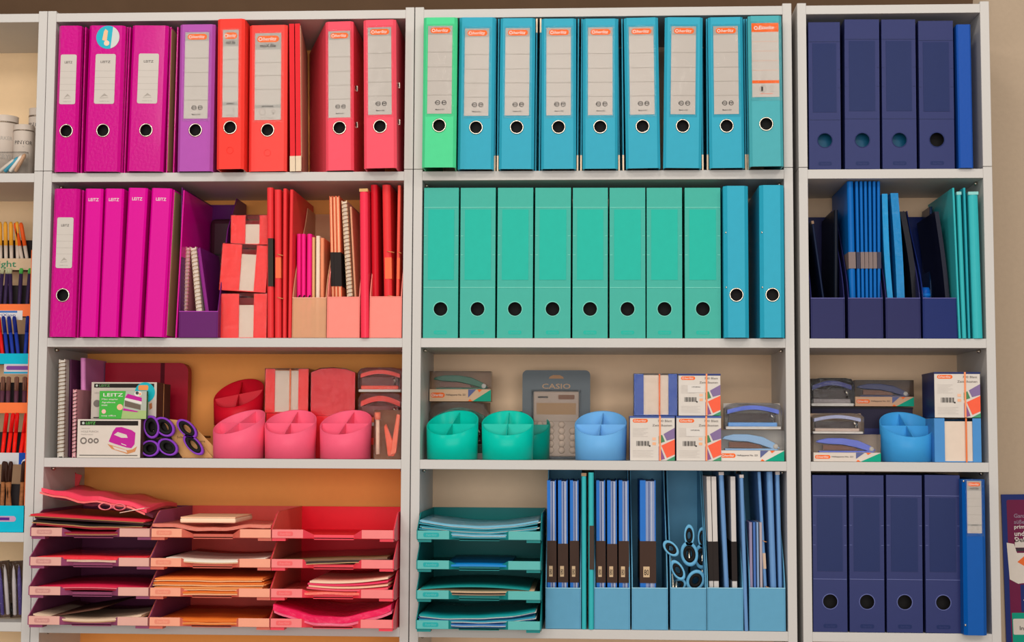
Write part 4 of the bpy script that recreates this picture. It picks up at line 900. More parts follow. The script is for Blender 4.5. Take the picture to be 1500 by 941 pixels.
# ------------------------------------------------------------------ letter trays
TW, TD, THT, TP = 0.2545, 0.325, 0.0575, 0.0603
def tray(x, z, yf, body, lip, edge, label, group, emb):
    t = thing('letter_tray', label, 'letter tray', (x, yf, z), group=group)
    w, d, h = TW, TD, THT; th = 0.002
    BX(-w/2+th, w/2-th, 0.02, d-th, 0.004, 0.006).build('base', body, t)
    BX(-w/2+th, w/2-th, d-th, d, 0.0, h).build('back_wall', body, t)
    side = [(0.0, 0.006), (0.03, 0.0), (d, 0.0), (d, h), (0.07, h), (0.055, h-0.004), (0.006, 0.026), (0.0, 0.024)]
    for s in (-1, 1): MB().prism(side, *sorted((s*w/2, s*(w/2-th))), 'x').build('side_wall', edge, t)
    l, q = 0.067, 0.086     # lips at both ends, a scooped rail between them
    for s in (-1, 1):
        mb = MB(); mb.box(*sorted((s*(w/2-th), s*(w/2-l))), 0.0, 0.003, 0.006, 0.0235)
        lp = mb.build('front_lip', lip, t, 0.0006, 1)  # lip colour is paler than the tray: surface sheen painted in
        o = [(s*(w/2-l), 0.0), (s*(w/2-q), 0.02), (s*(w/2-q), 0.0222), (s*(w/2-l), 0.003)]
        vs = [(a, b, 0.006) for a, b in o]+[(o[0][0], o[0][1], 0.0235), (o[1][0], o[1][1], 0.012), (o[2][0], o[2][1], 0.012), (o[3][0], o[3][1], 0.0235)]
        MB().add(vs, [(0, 1, 2, 3), (4, 7, 6, 5), (0, 4, 5, 1), (1, 5, 6, 2), (2, 6, 7, 3), (3, 7, 4, 0)]).build('scoop', edge, t)
    BX(-w/2+q, w/2-q, 0.02, 0.0222, 0.002, 0.012).build('front_rail', edge, t)
    for s in (-1, 1): BX(*sorted((s*(w/2-th), s*(w/2-0.03))), 0.004, 0.03, 0.0, 0.0058).build('stacking_foot', edge, t)
    P = Print(-0.0004); P.rrect(-w/2+0.014, -w/2+0.046, 0.0105, 0.0195, 0.003, emb).up(); P.text('herlitz', -w/2+0.019, -w/2+0.041, 0.0125, lip, 0.005, 0.3); P.build(t, 'stamped_emblem')
    return t
YT = -0.074
ZT = lambda k: S4+0.0004+TP*k
def stack(xl, body, lip, edge, names, group, emb):
    x = xl+TW/2
    for k in range(4): tray(x, ZT(k), YT, body, lip, edge, names[3-k], group, emb)
    return x
XA = stack(XW(40.5, 0.05, YT), M(150, 72, 116, 0.3, alpha=0.8, sss=0.3), M(226, 172, 160, 0.35), M(176, 92, 134, 0.3, sss=0.3), ['mauve letter tray at the top of its stack, piled with pouches', 'mauve letter tray second from the top, with a clear wrapped folder', 'mauve letter tray third from the top, with a red folder', 'mauve letter tray at the bottom of its stack, with pale papers'], 'mauve letter trays', M(206, 146, 140, 0.4))
XB = stack(XW(216.5, 0.05, YT), M(244, 96, 84, 0.3, sss=0.25), M(250, 166, 138, 0.35), M(246, 132, 112, 0.3, sss=0.3), ['peach letter tray at the top of its stack, with a cream pad', 'peach letter tray second from the top, with white paper', 'peach letter tray third from the top, full of orange folders', 'peach letter tray at the bottom of its stack'], 'peach letter trays', M(238, 142, 118, 0.4))
XC = stack(XW(394.5, 0.05, YT), M(255, 20, 44, 0.35), M(255, 134, 134, 0.35), M(255, 72, 90, 0.3), ['empty red letter tray at the top of its stack', 'red letter tray second from the top, with a black-gold pouch', 'red letter tray third from the top, with pink and cream pads', 'red letter tray at the bottom with a crinkled pink bag'], 'red letter trays', M(246, 104, 106, 0.4))
XD = stack(XW(609.5, 0.05, YT+0.006), M(10, 132, 132, 0.3, sss=0.2), M(92, 182, 180, 0.35), M(30, 150, 150, 0.3, sss=0.2), ['teal letter tray at the top of its stack, heaped with blue sleeves', 'teal letter tray second from the top, with a blue folder', 'teal letter tray third from the top, with beige and teal folders', 'teal letter tray at the bottom with blue and white folders'], 'teal letter trays', M(30, 168, 170, 0.4))
def sheet(name, label, cat, x0, x1, z, mat, th=0.002, y0=YT+0.004, y1=0.2, sag=0.0, tilt=0.0, wave=0.0, seed=0, nu=16, nv=4, group=None, layers=None, edge=0.0, bowz=0.0):
    """a folder, pouch or paper lying in a tray; layers = other sheets of the same thing under it"""
    rnd = random.Random(seed); ph = [rnd.uniform(0, 6.28) for _ in range(4)]
    t = thing(name, label, cat, ((x0+x1)/2, y0, z), group=group)
    def fn(u, v):
        x = (x0-x1)/2+(x1-x0)*u
        zz = sag*(2*u-1)**2+tilt*(u-0.5)+wave*(math.sin(9*u+ph[0])*math.cos(5*v+ph[1])+0.5*math.sin(21*u+ph[2]+4*v))+bowz*(1-(2*u-1)**2)
        return (x, (y1-y0)*v+edge*math.sin(7*u+ph[3]), zz+th)
    MB().slab(fn, th, nu, nv).build('sheet' if not layers else 'top_sheet', mat, t)
    zz = 0
    for (m2, th2, dx) in (layers or []):
        zz -= th2+0.0003
        f2 = lambda u, v, q=zz, d=dx, h2=th2: (fn(u, v)[0]+d, fn(u, v)[1]+abs(d)*0.5, fn(u, v)[2]-th+q+h2)
        MB().slab(f2, th2, nu, nv).build('under_sheet', m2, t)
    return t
B = 0.0068     # floor of a tray above its foot
hw = TW/2-0.004
RP = M(236, 48, 70, 0.3, sss=0.2); HP = M(255, 80, 116, 0.25); KH = M(186, 140, 88, 0.5); CLR = M(232, 200, 170, 0.2)
# mauve stack
zt = ZT(3)+B
sheet('folder', 'dark maroon folder lowest in the heap on the top mauve tray', 'folder', XA-hw, XA+hw-0.01, zt+0.004, M(150, 30, 50, 0.35), 0.003, sag=0.004, layers=[(KH, 0.002, 0.004)], seed=1)
sheet('folder', 'black and kraft folder in the heap on the top mauve tray', 'folder', XA-hw, XA+hw-0.014, zt+0.021, M(40, 30, 28, 0.4), 0.0035, sag=0.003, tilt=-0.008, layers=[(M(200, 150, 100, 0.5), 0.002, -0.003), (M(170, 36, 50, 0.4), 0.004, 0.006)], seed=2, wave=0.0008)
sheet('folder', 'thin red folder with a kraft edge sticking out beyond the mauve tray', 'folder', XA-hw, XA+hw-0.006, zt+0.036, RP, 0.003, y0=YT-0.012, tilt=-0.012, layers=[(KH, 0.0015, -0.004), (M(60, 24, 30, 0.4), 0.004, 0.008)], seed=3)
sheet('zip_pouch', 'crumpled hot pink pouch on top of the mauve tray heap', 'pouch', XA-hw+0.012, XA+hw-0.012, zt+0.073, M(255, 70, 98, 0.3), 0.008, y0=YT+0.01, y1=0.17, tilt=-0.034, wave=0.004, sag=-0.004, seed=4, nv=8, edge=0.006, layers=[(M(255, 120, 120, 0.3), 0.004, -0.004), (M(90, 30, 46, 0.4), 0.006, 0.012)])
t = thing('hair_scissors', 'pink looped clasp lying on the hot pink pouch', 'clasp', (XA+0.045, YT+0.004, zt+0.057))
loop_band(0.014, 0.0075, 0.01, 0.0025, -0.018, 0.004).build('loop', M(240, 130, 140, 0.3), t); loop_band(0.013, 0.007, 0.01, 0.0025, 0.012, 0.003).build('loop', M(236, 120, 132, 0.3), t)
BX(-0.006, 0.002, 0.002, 0.008, 0.0, 0.007).build('joint', M(200, 90, 110, 0.3), t)
sheet('note_card', 'white printed card poking out of the heap on the mauve tray', 'card', XA+0.056, XA+0.108, zt+0.052, M(226, 208, 190, 0.4), 0.0015, y0=YT+0.012, y1=0.08, tilt=0.01, seed=5)
z2 = ZT(2)+B
sheet('folder', 'red folder in a clear glossy sleeve on the second mauve tray', 'folder', XA-hw+0.008, XA+hw-0.006, z2+0.012, M(242, 54, 66, 0.15, bump=0.4), 0.005, wave=0.0008, layers=[(M(236, 206, 184, 0.15, bump=0.5), 0.005, 0.01)], seed=6)
z2 = ZT(1)+B
sheet('folder', 'thin crimson folder on the third mauve tray', 'folder', XA-hw, XA+hw-0.012, z2+0.011, M(214, 34, 72, 0.35), 0.003, bowz=0.005, layers=[(M(236, 130, 140, 0.35), 0.0015, 0.0), (M(160, 24, 50, 0.35), 0.004, 0.006)], seed=7)
z2 = ZT(0)+B
sheet('paper_stack', 'cream papers sagging on the lowest mauve tray', 'papers', XA-hw+0.006, XA+hw-0.014, z2+0.006, M(226, 196, 168, 0.5), 0.003, sag=0.012, layers=[(M(200, 156, 120, 0.5), 0.002, 0.003)], seed=8)
sheet('mesh_sleeve', 'dark mesh sleeve curling up on the lowest mauve tray', 'sleeve', XA-hw+0.01, XA+0.02, z2+0.020, M(96, 62, 50, 0.5), 0.0015, y0=YT+0.012, tilt=0.022, seed=9)
t = thing('ribbon_strip', 'red ribbon strip leaning behind the pouch in the corner', 'strip', (XW(88, 0.27, 0.2), 0.2, zt+0.0405), (0, math.radians(16), 0))
BX(-0.009, 0.009, 0, 0.004, 0, 0.09).build('strip_face', M(190, 22, 40, 0.35), t); BX(0.0092, 0.024, 0.001, 0.004, 0.03, 0.088).build('strip_fold', M(236, 78, 84, 0.35), t)
# peach stack
z2 = ZT(3)+B
sheet('film_bag', 'clear pink-tinted bag spread over the top peach tray', 'bag', XB-hw, XB+hw, z2+0.014, M(255, 140, 120, 0.12, bump=0.7, scale=40, alpha=0.75), 0.006, wave=0.0025, sag=0.006, seed=10, nv=8)
t = thing('note_pad', 'thick cream pad lying in the top peach tray', 'pad', (XB-0.018, YT+0.03, z2+0.027))
BX(-0.055, 0.062, 0, 0.16, 0, 0.010).build('page_block', M(244, 216, 186, 0.5), t, 0.003, 2); BX(-0.054, 0.061, 0.002, 0.158, 0.0102, 0.0125).build('cover_sheet', M(246, 196, 160, 0.4), t)
z2 = ZT(2)+B
sheet('paper_stack', 'curved white papers on the second peach tray', 'papers', XB-hw+0.03, XB+hw-0.01, z2+0.008, M(238, 228, 212, 0.5), 0.0035, sag=0.006, layers=[(M(226, 180, 140, 0.5), 0.002, 0.0)], seed=11)
OR = M(255, 128, 50, 0.4, sss=0.15); OR2 = M(255, 158, 90, 0.4, sss=0.15)
z2 = ZT(1)+B
for i in range(4):
    sheet('folder', ORD[i]+' orange folder from below on the third peach tray', 'folder', XB-hw+0.004+0.002*(i % 2), XB+hw-0.012-0.004*(i % 2), z2+0.0065+i*0.0088, (OR, OR2, OR, M(255, 140, 66, 0.4))[i], 0.0026, wave=0.0006, layers=[(OR2, 0.0018, 0.003), (M(246, 196, 150, 0.5), 0.0014, -0.002)], seed=20+i, group='orange folders on the peach tray', y0=YT+0.003+0.002*i)
z2 = ZT(0)+B
for i in range(2):
    sheet('folder', ('lower', 'upper')[i]+' orange folder on the lowest peach tray', 'folder', XB-hw+0.012, XB+hw-0.014-i*0.01, z2+0.004+i*0.0058, (OR2, OR)[i], 0.0024, wave=0.001, layers=[(OR, 0.0016, 0.002)], seed=30+i, group='orange folders on the lowest peach tray')
# red stack
z2 = ZT(2)+B
sheet('zip_pouch', 'black pouch with gold zip edge on the second red tray', 'pouch', XC-hw+0.004, XC+hw-0.01, z2+0.014, M(120, 84, 56, 0.15, bump=0.3), 0.004, tilt=0.009, wave=0.0005, layers=[(M(60, 36, 30, 0.25), 0.004, 0.004), (M(206, 160, 110, 0.2), 0.0015, 0.004)], seed=40)
z2 = ZT(1)+B
for i, (c, dx) in enumerate((((240, 90, 110), 0.0), ((246, 190, 160), 0.004), ((238, 60, 100), 0.002), ((250, 204, 178), 0.006))):
    sheet('slim_pad', ('coral', 'cream', 'crimson', 'peach')[i]+' pad in the fanned pile on the third red tray', 'pad', XC-0.052+dx, XC+hw-0.008, z2+0.0125+i*0.0055, M(*c, 0.4), 0.0032, sag=0.005, tilt=0.003*i, seed=44+i, group='pads fanned on the third red tray')
sheet('film_bag', 'clear coral bag lying under pads on the third red tray', 'bag', XC-hw+0.002, XC+hw, z2+0.005, M(255, 120, 104, 0.12, bump=0.8, scale=40), 0.0045, wave=0.0012, seed=48)
z2 = ZT(0)+B
sheet('plastic_bag', 'crinkled hot pink plastic bag drooping in the lowest red tray', 'bag', XC-hw+0.002, XC+hw-0.002, z2+0.008, M(246, 36, 92, 0.16, bump=0.9, scale=45, var=0.2), 0.012, sag=0.026, wave=0.0022, seed=50, nv=10, nu=24, edge=0.003, layers=[(M(255, 110, 140, 0.15, bump=0.9, scale=45, var=0.2), 0.005, 0.002)])
# teal stack
SB = M(110, 178, 206, 0.15, bump=0.6, scale=40, var=0.2); SB2 = M(30, 136, 156, 0.2, bump=0.4, scale=40, var=0.15); PWH = M(206, 212, 206, 0.3)
z2 = ZT(3)+B
for i in range(3):
    sheet('clear_sleeve', ('lowest', 'middle', 'topmost')[i]+' blue plastic sleeve heaped on the top teal tray', 'sleeve', XD-hw+0.002, XD+hw-0.006+0.002*i, z2+0.006+i*0.0085, (SB, SB2, SB)[i], 0.003, sag=0.006+0.003*i, wave=0.0007, layers=[(PWH, 0.0014, 0.004), (SB2, 0.0026, -0.002)], seed=60+i, group='blue sleeves on the top teal tray', nv=8)
z2 = ZT(2)+B
sheet('folder', 'bright blue folder on the second teal tray', 'folder', XD-0.07, XD+0.062, z2+0.004, M(20, 130, 206, 0.3), 0.004, seed=64, bowz=0.001)
z2 = ZT(1)+B
sheet('folder', 'beige card folder on the third teal tray', 'folder', XD-hw, XD+hw-0.01, z2+0.012, M(206, 174, 140, 0.5), 0.002, sag=0.003, layers=[(M(60, 54, 50, 0.5), 0.003, 0.004), (M(160, 130, 104, 0.5), 0.0016, 0.004)], seed=65)
sheet('folder', 'teal folder with a pale tab above the beige folder', 'folder', XD-hw+0.004, XD+hw-0.02, z2+0.0175, M(24, 142, 140, 0.35), 0.002, bowz=0.006, seed=66)
z2 = ZT(0)+B
for i in range(3):
    sheet('folder', ('lowest', 'middle', 'topmost')[i]+' blue and white folder in the bottom teal tray', 'folder', XD-hw+0.002, XD+hw-0.008, z2+0.006+i*0.0075, (M(60, 120, 190, 0.25), M(40, 140, 170, 0.25), M(20, 146, 150, 0.25))[i], 0.0026, sag=0.003+0.003*i, tilt=0.005*i, wave=0.0008, layers=[(PWH, 0.0014, 0.002), (M(24, 60, 110, 0.3), 0.002, -0.002)], seed=70+i, group='folders on the bottom teal tray')
# ------------------------------------------------------------------ bottom shelf: light blue magazine files and their contents
LB = M(100, 168, 204, 0.4, sss=0.1)
nm = ['light blue magazine file beside the teal trays with three banded notebooks', 'light blue magazine file after the turquoise folders with three notebooks', 'light blue magazine file holding a single blue notebook', 'light blue magazine file holding the blue handled scissors', 'light blue magazine file holding white pads and blue folders', 'light blue magazine file at the bookcase side with blue folders']
for i, (a, b) in enumerate(((799, 851), (870.5, 923), (925.5, 978.5), (982, 1035), (1036, 1089), (1098, 1151))):
    magfile(a, b, 862.5, S4, 0.003, LB, nm[i], 'light blue magazine files', h=0.325, d=0.25, rim=M(150, 204, 228, 0.35))
NBB = M(26, 110, 200, 0.35); NPG = M(140, 154, 190, 0.6)
k = 0
for (lst, where, zb) in ((((802, 815, 0.42), (818, 832, 0.48), (835.5, 848, 0.46)), 'file beside the teal trays', 0), (((874, 887, 0.44), (890, 904, 0.46), (907, 921.5, 0.43)), 'file after the turquoise folders', 0), (((938, 961, 0.42),), 'single-notebook file', 0)):
    for j, (a, b, top) in enumerate(lst):
        lb = (ORD[j]+' blue notebook with a brown-black band in the '+where) if len(lst) > 1 else 'thick blue notebook with a brown-black band, alone in its file'
        standing('banded_notebook', lb, 'notebook', a, b, a-0.6, 706.5, S4, 0.02, NBB, 0.18, 'blue banded notebooks on the bottom shelf', pages=NPG, stripes=True, band=(0.3, 0.585 - 0.02*(j % 2)), bandmat=M(64, 42, 32, 0.45), bmark=True, lift=0.003)
standing('turquoise_folder', 'narrow turquoise folder next to the first light blue magazine file', 'folder', 852, 859, 851.8, 694, S4, 0.0, TQ, 0.23, 'turquoise folders on the bottom shelf', cap=M(150, 120, 90, 0.4))
standing('turquoise_folder', 'turquoise folder with a black-gold spine label between magazine files', 'folder', 862, 870, 861.8, 693, S4, -0.002, TQ, 0.23, 'turquoise folders on the bottom shelf', patch=(0.38, 0.66), patchmat=M(60, 44, 34, 0.3))
SCB = M(110, 182, 222, 0.25)
def L4(px, py, rx, rz, a, y): x = XW(px, 0.12, y); return (x, ZW(py, x, y), rx/650, rz/650, math.radians(a))
gs = 'light blue scissors in the magazine file'
for i, (l1, l2) in enumerate((((983, 804, 13, 8, -45), (993, 836, 15, 8, -60)), ((1010, 785, 7, 15, 0), (1010, 812, 12, 17, 8)), ((1029, 788, 6, 14, 0), (1028, 816, 10, 17, 0)), ((994, 858, 11, 8, 30), (1019, 851, 12, 15, -30)))):
    y = 0.03+0.017*((0, 2, 3, 1)[i])
    scissors([L4(*l1, y), L4(*l2, y)], y, ('blue handled scissors leaning over the edge of the magazine file', 'blue handled scissors standing tallest in the magazine file', 'blue handled scissors next to the white pads', 'blue handled scissors lowest in the magazine file')[i], gs, SCB, DARK, blade_dir=(0, 0, -1), blade_len=0.03, wd=0.016, wall=0.3, floor=S4+0.003)
PADW = M(206, 200, 196, 0.5)
for i, (a, b, c, tp) in enumerate(((1040.5, 1046.5, 1035, 701), (1047.5, 1054.5, 1042, 701), (1074, 1081, 1070, 701))):
    standing('banded_pad', ('first white pad with a black band, beside the blue scissors', 'second white pad with a black band, by a blue folder', 'white pad with a black band between two blue folders')[i], 'pad', a, b, c, tp, S4, 0.02, PADW, 0.15, 'white banded pads', band=(0.31, 0.57), lift=0.003, round_=False)
PBL = M(112, 158, 212, 0.3, sss=0.1)
for i, (a, b, c, tp, yf) in enumerate(((1064, 1071, 1053, 694.5, 0.02), (1091, 1096.5, 1083.5, 696.5, 0.0), (1122, 1127, 1109.5, 694, 0.02), (1131, 1140, 1123, 694, 0.02), (1142, 1148, 1136, 694, 0.02))):
    standing('blue_folder', ('pale blue folder between the white pads', 'tall pale blue folder between the last two magazine files', 'pale blue elastic folder above the striped pads', 'wide pale blue folder in the last magazine file', 'pale blue folder nearest the bookcase side')[i], 'folder', a, b, c, tp, S4, yf, PBL, 0.2, 'pale blue folders on the bottom shelf', elastic=i == 2, cap=M(190, 180, 178, 0.3) if i in (0, 1, 4) else None, lift=0.003 if yf > 0.01 else 0, patch=(0.38, 0.48) if i == 2 else None, patchmat=M(206, 180, 160, 0.4))
for i, (a, b) in enumerate(((1099.5, 1103.5), (1105, 1108.5), (1110, 1113), (1114.5, 1118))):
    standing('banded_pad', ORD[i]+' thin striped pad low in the last magazine file', 'pad', a, b, a-2, 768, S4, 0.014, (M(150, 140, 170, 0.5), M(70, 110, 180, 0.5), M(130, 160, 200, 0.5), M(176, 164, 170, 0.5))[i], 0.1, 'thin striped pads', band=(0.0, 0.36), lift=0.003, round_=False)
# ------------------------------------------------------------------ left bookcase: paint tins, pen display, pen packs
def tin(px, ytop, r, yc, label, lines, rim):
    x = XW(px, S1, yc); h = ZW(ytop, x, yc-r)-S1
    t = thing('paint_tin', label, 'tin', (x, yc, S1+0.0005), group='marker tins')
    MB().lathe([(0, 0), (r, 0), (r, h*0.86), (r*0.98, h*0.9), (r*0.98, h-0.002), (r, h), (0, h)], 36).build('body', M(204, 190, 178, 0.3, var=0.04), t)
    MB().lathe([(r*1.02, h*0.88), (r*1.02, h*0.9), (r*1.0, h*0.9), (r*1.0, h*0.88)], 36, closed=True).build('lid_edge', M(150, 134, 118, 0.25, metal=0.8), t)
    for (s, z, hh, col) in lines:   # lettering wrapped round the tin
        vs, fs, asp = text_geo(s); wa = hh*asp/r; n = []
        for u, v in vs:
            a = -math.pi/2+rim+(u-0.5)*wa; n.append((r*1.004*math.cos(a), r*1.004*math.sin(a), h*z+hh*v))
        MB().add(n, fs).build('lettering', col, t)
    return t
tin(4, 168, 0.031, 0.085, 'large pale tin with a grey rim, cut by the picture edge', [('MARKER', 0.6, 0.008, FAINT), ('ACRYL', 0.3, 0.01, FAINT)], 0.3)
tin(33, 182, 0.022, 0.075, 'small white tin lettered PINTOR in the middle of three tins', [('PINTOR', 0.62, 0.0085, INK), ('by', 0.56, 0.004, FAINT), ('CREATIVE', 0.45, 0.004, INK)], 0.35)
tin(53, 158, 0.02, 0.11, 'slender white tin beside the bookcase side panel', [('PINTOR', 0.74, 0.009, INK)], 0.1)
BZ = 0.2165
t = thing('marker_set', 'clear flat marker set lying in front of the tins', 'marker set', (XW(14, S1, 0.03), 0.02, S1+0.0005), (0, 0, 0))
for i in range(4):
    m_ = Matrix.Translation((-0.02+0.012*i, 0.0, 0.006)) @ Matrix.Rotation(math.radians(52-8*i), 4, 'Y')
    MB().lathe([(0, 0), (0.0045, 0.002), (0.0045, 0.04), (0.002, 0.045)], 12, mat=m_).build('marker', (M(206, 196, 184, 0.3), M(70, 150, 176, 0.3), M(226, 218, 208, 0.3), M(190, 150, 120, 0.3))[i], t)
BX(-0.035, 0.04, -0.004, 0.014, 0, 0.05).build('clear_cover', CLEAR, t)
X0, X1 = -0.30, -0.0245
disp = thing('pen_display', 'tiered cardboard pen display with orange and cyan fronts', 'display rack', (X0, 0, BZ+0.0005))
W0 = X1-X0
ORG = M(255, 124, 66, 0.45); CY = M(0, 184, 212, 0.4); KF = M(206, 180, 150, 0.6); DKK = M(40, 34, 36, 0.6)
rows = []   # (front y, z of the tier floor, top of the front strip)
zz = lambda py, y: ZW(py, -0.06, y)-BZ
tiers = [(0.012, 741.5, 781, CY), (0.045, 664, 681, M(206, 206, 210, 0.4)), (0.075, 590.5, 606, ORG), (0.105, 518.5, 534, CY), (0.135, 446, 464, ORG), (0.165, 379, 396, KF)]
for i, (y, a, b, m_) in enumerate(tiers):
    zt_, zb_ = zz(a, y), max(zz(b, y), 0.0)
    s = BX(0, W0, y, y+0.002, zb_, zt_).build('tier_front', m_, disp)
    BX(0, W0, y+0.002, y+0.03, zb_, zb_+0.002).build('tier_floor', DKK, disp)
    BX(0, W0, y+0.03, y+0.032, zb_, zt_+0.045).build('tier_back', DKK, disp)
    P = Print(y-0.0004); u = W0
    if i == 0:
        P.rrect(u-0.09, u-0.018, zb_+0.022, zb_+0.034, 0.006, M(196, 156, 190, 0.4)).up(); P.rect(u-0.085, u-0.032, zb_+0.025, zb_+0.031, M(84, 30, 130, 0.4))
    if i == 1: P.rect(u-0.028, u-0.002, zb_, zt_, M(10, 70, 170, 0.4)).up(); P.ring(u-0.012, zb_+0.002, 0.010, 0.003, PALE, 20)
    if i == 4: u = XW(33, BZ+zb_, y)-X0+0.02; P.rect(u-0.09, u-0.02, zb_-0.008, zb_+0.013, M(220, 220, 222, 0.4)).up(); P.rect(u-0.088, u-0.032, zb_+0.008, zb_+0.0125, M(70, 120, 190, 0.4)).text('FriXion', u-0.08, u-0.036, zb_+0.0, M(60, 80, 150, 0.4), 0.006)
    if i == 3: P.rect(u-0.09, u-0.002, zb_-0.022, zb_, M(206, 196, 204, 0.35)).up(); P.rrect(u-0.085, u-0.004, zb_-0.013, zb_-0.004, 0.004, M(120, 70, 150, 0.35)).rect(u-0.09, u-0.03, zb_-0.021, zb_-0.017, M(40, 160, 200, 0.35))
    if i == 5: u = XW(23.5, BZ+zb_, y)-X0; P.text('light', u-0.046, u, zb_+0.002, M(60, 130, 96, 0.5), 0.019)
    if P.v: P.build(s)
for xx in (0, W0-0.0015): BX(xx, xx+0.0015, 0.012, 0.2, 0, zz(379, 0.165)).build('side_panel', ORG, disp)
def pens(i, py0, py1, xs, colors, lean, label, group, cap=None, capfrac=0.25, r=0.0042, cap_bottom=False):
    y, a, b, _ = tiers[i]; yy = y+0.015
    left = {}
    for px, ci, ln in list(zip(xs, colors, lean))[::-1]:
        if px < -4: continue
        left[ci] = left.get(ci, 0)+1
        z0 = max(ZW(b, -0.06, y), BZ)+0.0035; x = XW(px, z0+0.04, yy)
        h = ZW(py0, -0.06, yy)-z0
        lb = ORD[left[ci]-1]+' '+label[ci]+', from the side panel'
        t = thing('pen', lb, 'pen', (x, yy, z0), (0, ln, 0), group=group)
        body, cp = cap[ci]
        hb = h*(1-capfrac)
        if cap_bottom:
            MB().lathe([(0, 0), (r*0.8, 0), (r, h*capfrac)], 10).build('cap', cp, t); MB().lathe([(r, h*capfrac), (r, h*0.95), (r*0.6, h), (0, h)], 10).build('barrel', body, t)
        else:
            MB().lathe([(0, 0), (r*0.7, 0), (r, h*0.05), (r, hb)], 10).build('barrel', body, t); MB().lathe([(r*1.05, hb), (r*1.05, h*0.97), (r*0.6, h), (0, h)], 10).build('cap', cp, t)
            BX(-0.001, 0.001, -r-0.0022, -r-0.0008, hb+0.002, h*0.98).build('clip', cp, t)
YEL = M(246, 178, 60, 0.35); ORP2 = M(250, 100, 40, 0.35); PW = M(214, 198, 184, 0.4)
pens(5, 325, 378, [-14, -6, 2, 10, 18, 27, 36, 43], [0, 0, 0, 0, 0, 0, 1, 1], [-0.05]*6+[-0.22, -0.2], ['yellow highlighter in the top tier of the display', 'orange highlighter leaning in the top tier of the display'], 'highlighters in the top tier', [(YEL, PW), (ORP2, PW)], 0.5, 0.0046, True)
DP = M(54, 40, 74, 0.35)
pens(4, 393, 446, [-10, -1, 7, 17, 28, 39], [0, 0, 0, 0, 1, 1], [0.06, 0.05, 0.04, -0.05, 0.03, 0.06], ['dark violet pen with a pale top in the pen display', 'dark violet pen with a green top in the pen display'], 'dark violet pens', [(DP, M(180, 186, 150, 0.4)), (DP, M(80, 176, 84, 0.4))], 0.12, 0.0044)
RDP = M(222, 30, 30, 0.3); BLP = M(34, 60, 160, 0.3)
pens(3, 463, 518, [-8, 0, 6, 13, 21, 29, 37], [0, 0, 0, 1, 1, 1, 1], [-0.14]*6+[0.04], ['red pen above the upper cyan strip of the display', 'blue pen above the upper cyan strip of the display'], 'red and blue pens', [(RDP, RDP), (BLP, M(24, 40, 130, 0.3))], 0.35, 0.0042)
BRP = M(92, 54, 70, 0.35)
pens(2, 552, 590, [-6, 3, 12, 24, 36], [0, 0, 0, 0, 0], [0, 0.02, 0, 0, 0.0], ['plum pen above the lower orange strip of the display'], 'plum pens', [(BRP, M(120, 84, 70, 0.35))], 0.4, 0.005)
pens(1, 605, 664, [-6, 3, 11, 20, 29, 37], [0]*6, [-0.1, 0.08, 0.1, 0.06, 0.12, 0.05], ['bright red pen in the middle tier of the display'], 'bright red pens', [(M(238, 34, 24, 0.25), M(226, 20, 20, 0.25))], 0.4, 0.0044)
BKP = M(58, 34, 26, 0.3)
pens(0, 676, 741, [-8, 2, 9, 18, 29], [0]*5, [0.04, 0.02, 0.05, -0.12, 0.04], ['black copper-patterned pen in the lowest tier of the display'], 'black patterned pens', [(M(150, 96, 60, 0.3, scale=160, var=0.75), BKP)], 0.3, 0.0046)
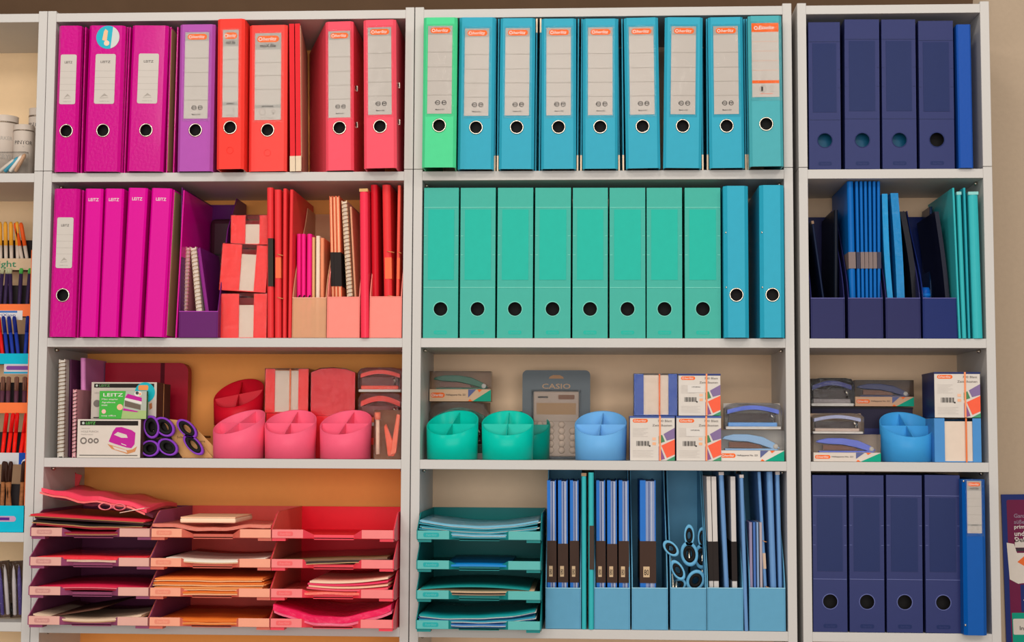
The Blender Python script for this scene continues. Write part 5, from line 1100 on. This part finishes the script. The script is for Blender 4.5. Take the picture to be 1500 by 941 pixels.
for i, (px, tilt) in enumerate(((8, -0.1), (26, -0.06))):
    z0 = 0.029; x = XW(px, z0, 0.06)
    t = thing('pen_pack', ('clear pack of violet pens cut by the picture edge', 'clear pack of violet pens against the bookcase side')[i], 'pen pack', (x, 0.06, z0+0.004), (0, tilt, 0), 'clear pen packs')
    for j in range(2):
        MB().lathe([(0, 0.004), (0.004, 0.006), (0.0045, 0.07), (0.003, 0.1), (0, 0.112)], 10, mat=Matrix.Translation((-0.006+0.012*j, 0, 0))).build('pen_barrel', M(88, 74, 140, 0.3) if j == i else M(206, 196, 196, 0.3), t)
    BX(-0.014, 0.014, -0.007, 0.008, 0, 0.12).build('clear_cover', FILM, t)
    BX(-0.014, 0.014, 0.008, 0.009, 0, 0.12).build('card_back', M(150, 120, 100, 0.5), t)
# ------------------------------------------------------------------ poster on the wall beside the narrow bookcase
yw = 0.2985
px0 = XW(1470.5, 0.3, yw); zt_ = ZW(724.7, px0, yw); H, WD = 0.44, 0.31
t = thing('wall_poster', 'purple and teal advertising poster beside the narrow bookcase', 'poster', (px0, yw-0.004, zt_-H), (0, math.radians(-0.9), 0))
BX(0, WD, 0, 0.0035, 0, H).build('panel', M(28, 44, 112, 0.35), t)
P = Print(-0.0003)
P.rrect(0.011, WD-0.011, 0.012, H-0.012, 0.004, M(110, 22, 66, 0.35)).up()
P.rect(0.014, WD-0.011, 0.012, H-0.262, M(0, 154, 128, 0.35)).up()
P.poly([(0.008, H-0.107), (0.024, H-0.11), (0.03, H-0.13), (0.10, H-0.13), (0.10, H-0.19), (0.03, H-0.198), (0.012, H-0.188)], M(222, 212, 202, 0.4))
P.rrect(0.016, 0.13, H-0.31, H-0.275, 0.003, M(216, 206, 196, 0.4)).up()
for i, (s, f) in enumerate((('Ganz', 0), ('süße', 0), ('prima', 1), ('und', 1), ('Deko', 1))):
    vs, fs, asp = text_geo(s); P.text(s, 0.026, 0.026+asp*(0.011 if f else 0.009), H-0.052-0.0135*i, PALE if f else M(150, 130, 150, 0.5), 0.011 if f else 0.009)
P.rect(0.026, 0.13, H-0.118, H-0.1, M(214, 204, 196, 0.4)).poly([(0.03, H-0.15), (0.06, H-0.125), (0.12, H-0.15), (0.08, H-0.18)], M(236, 110, 50, 0.4)).rect(0.028, 0.12, H-0.126, H-0.119, M(60, 50, 60, 0.4))
P.rect(0.035, WD-0.02, H-0.26, H-0.2, M(30, 44, 110, 0.4)).up(); P.text('Jetzt entdecken', 0.04, 0.16, H-0.235, PALE, 0.012)
P.text('Info', 0.03, 0.05, H-0.3, INK, 0.009)
P.build(t, 'print')
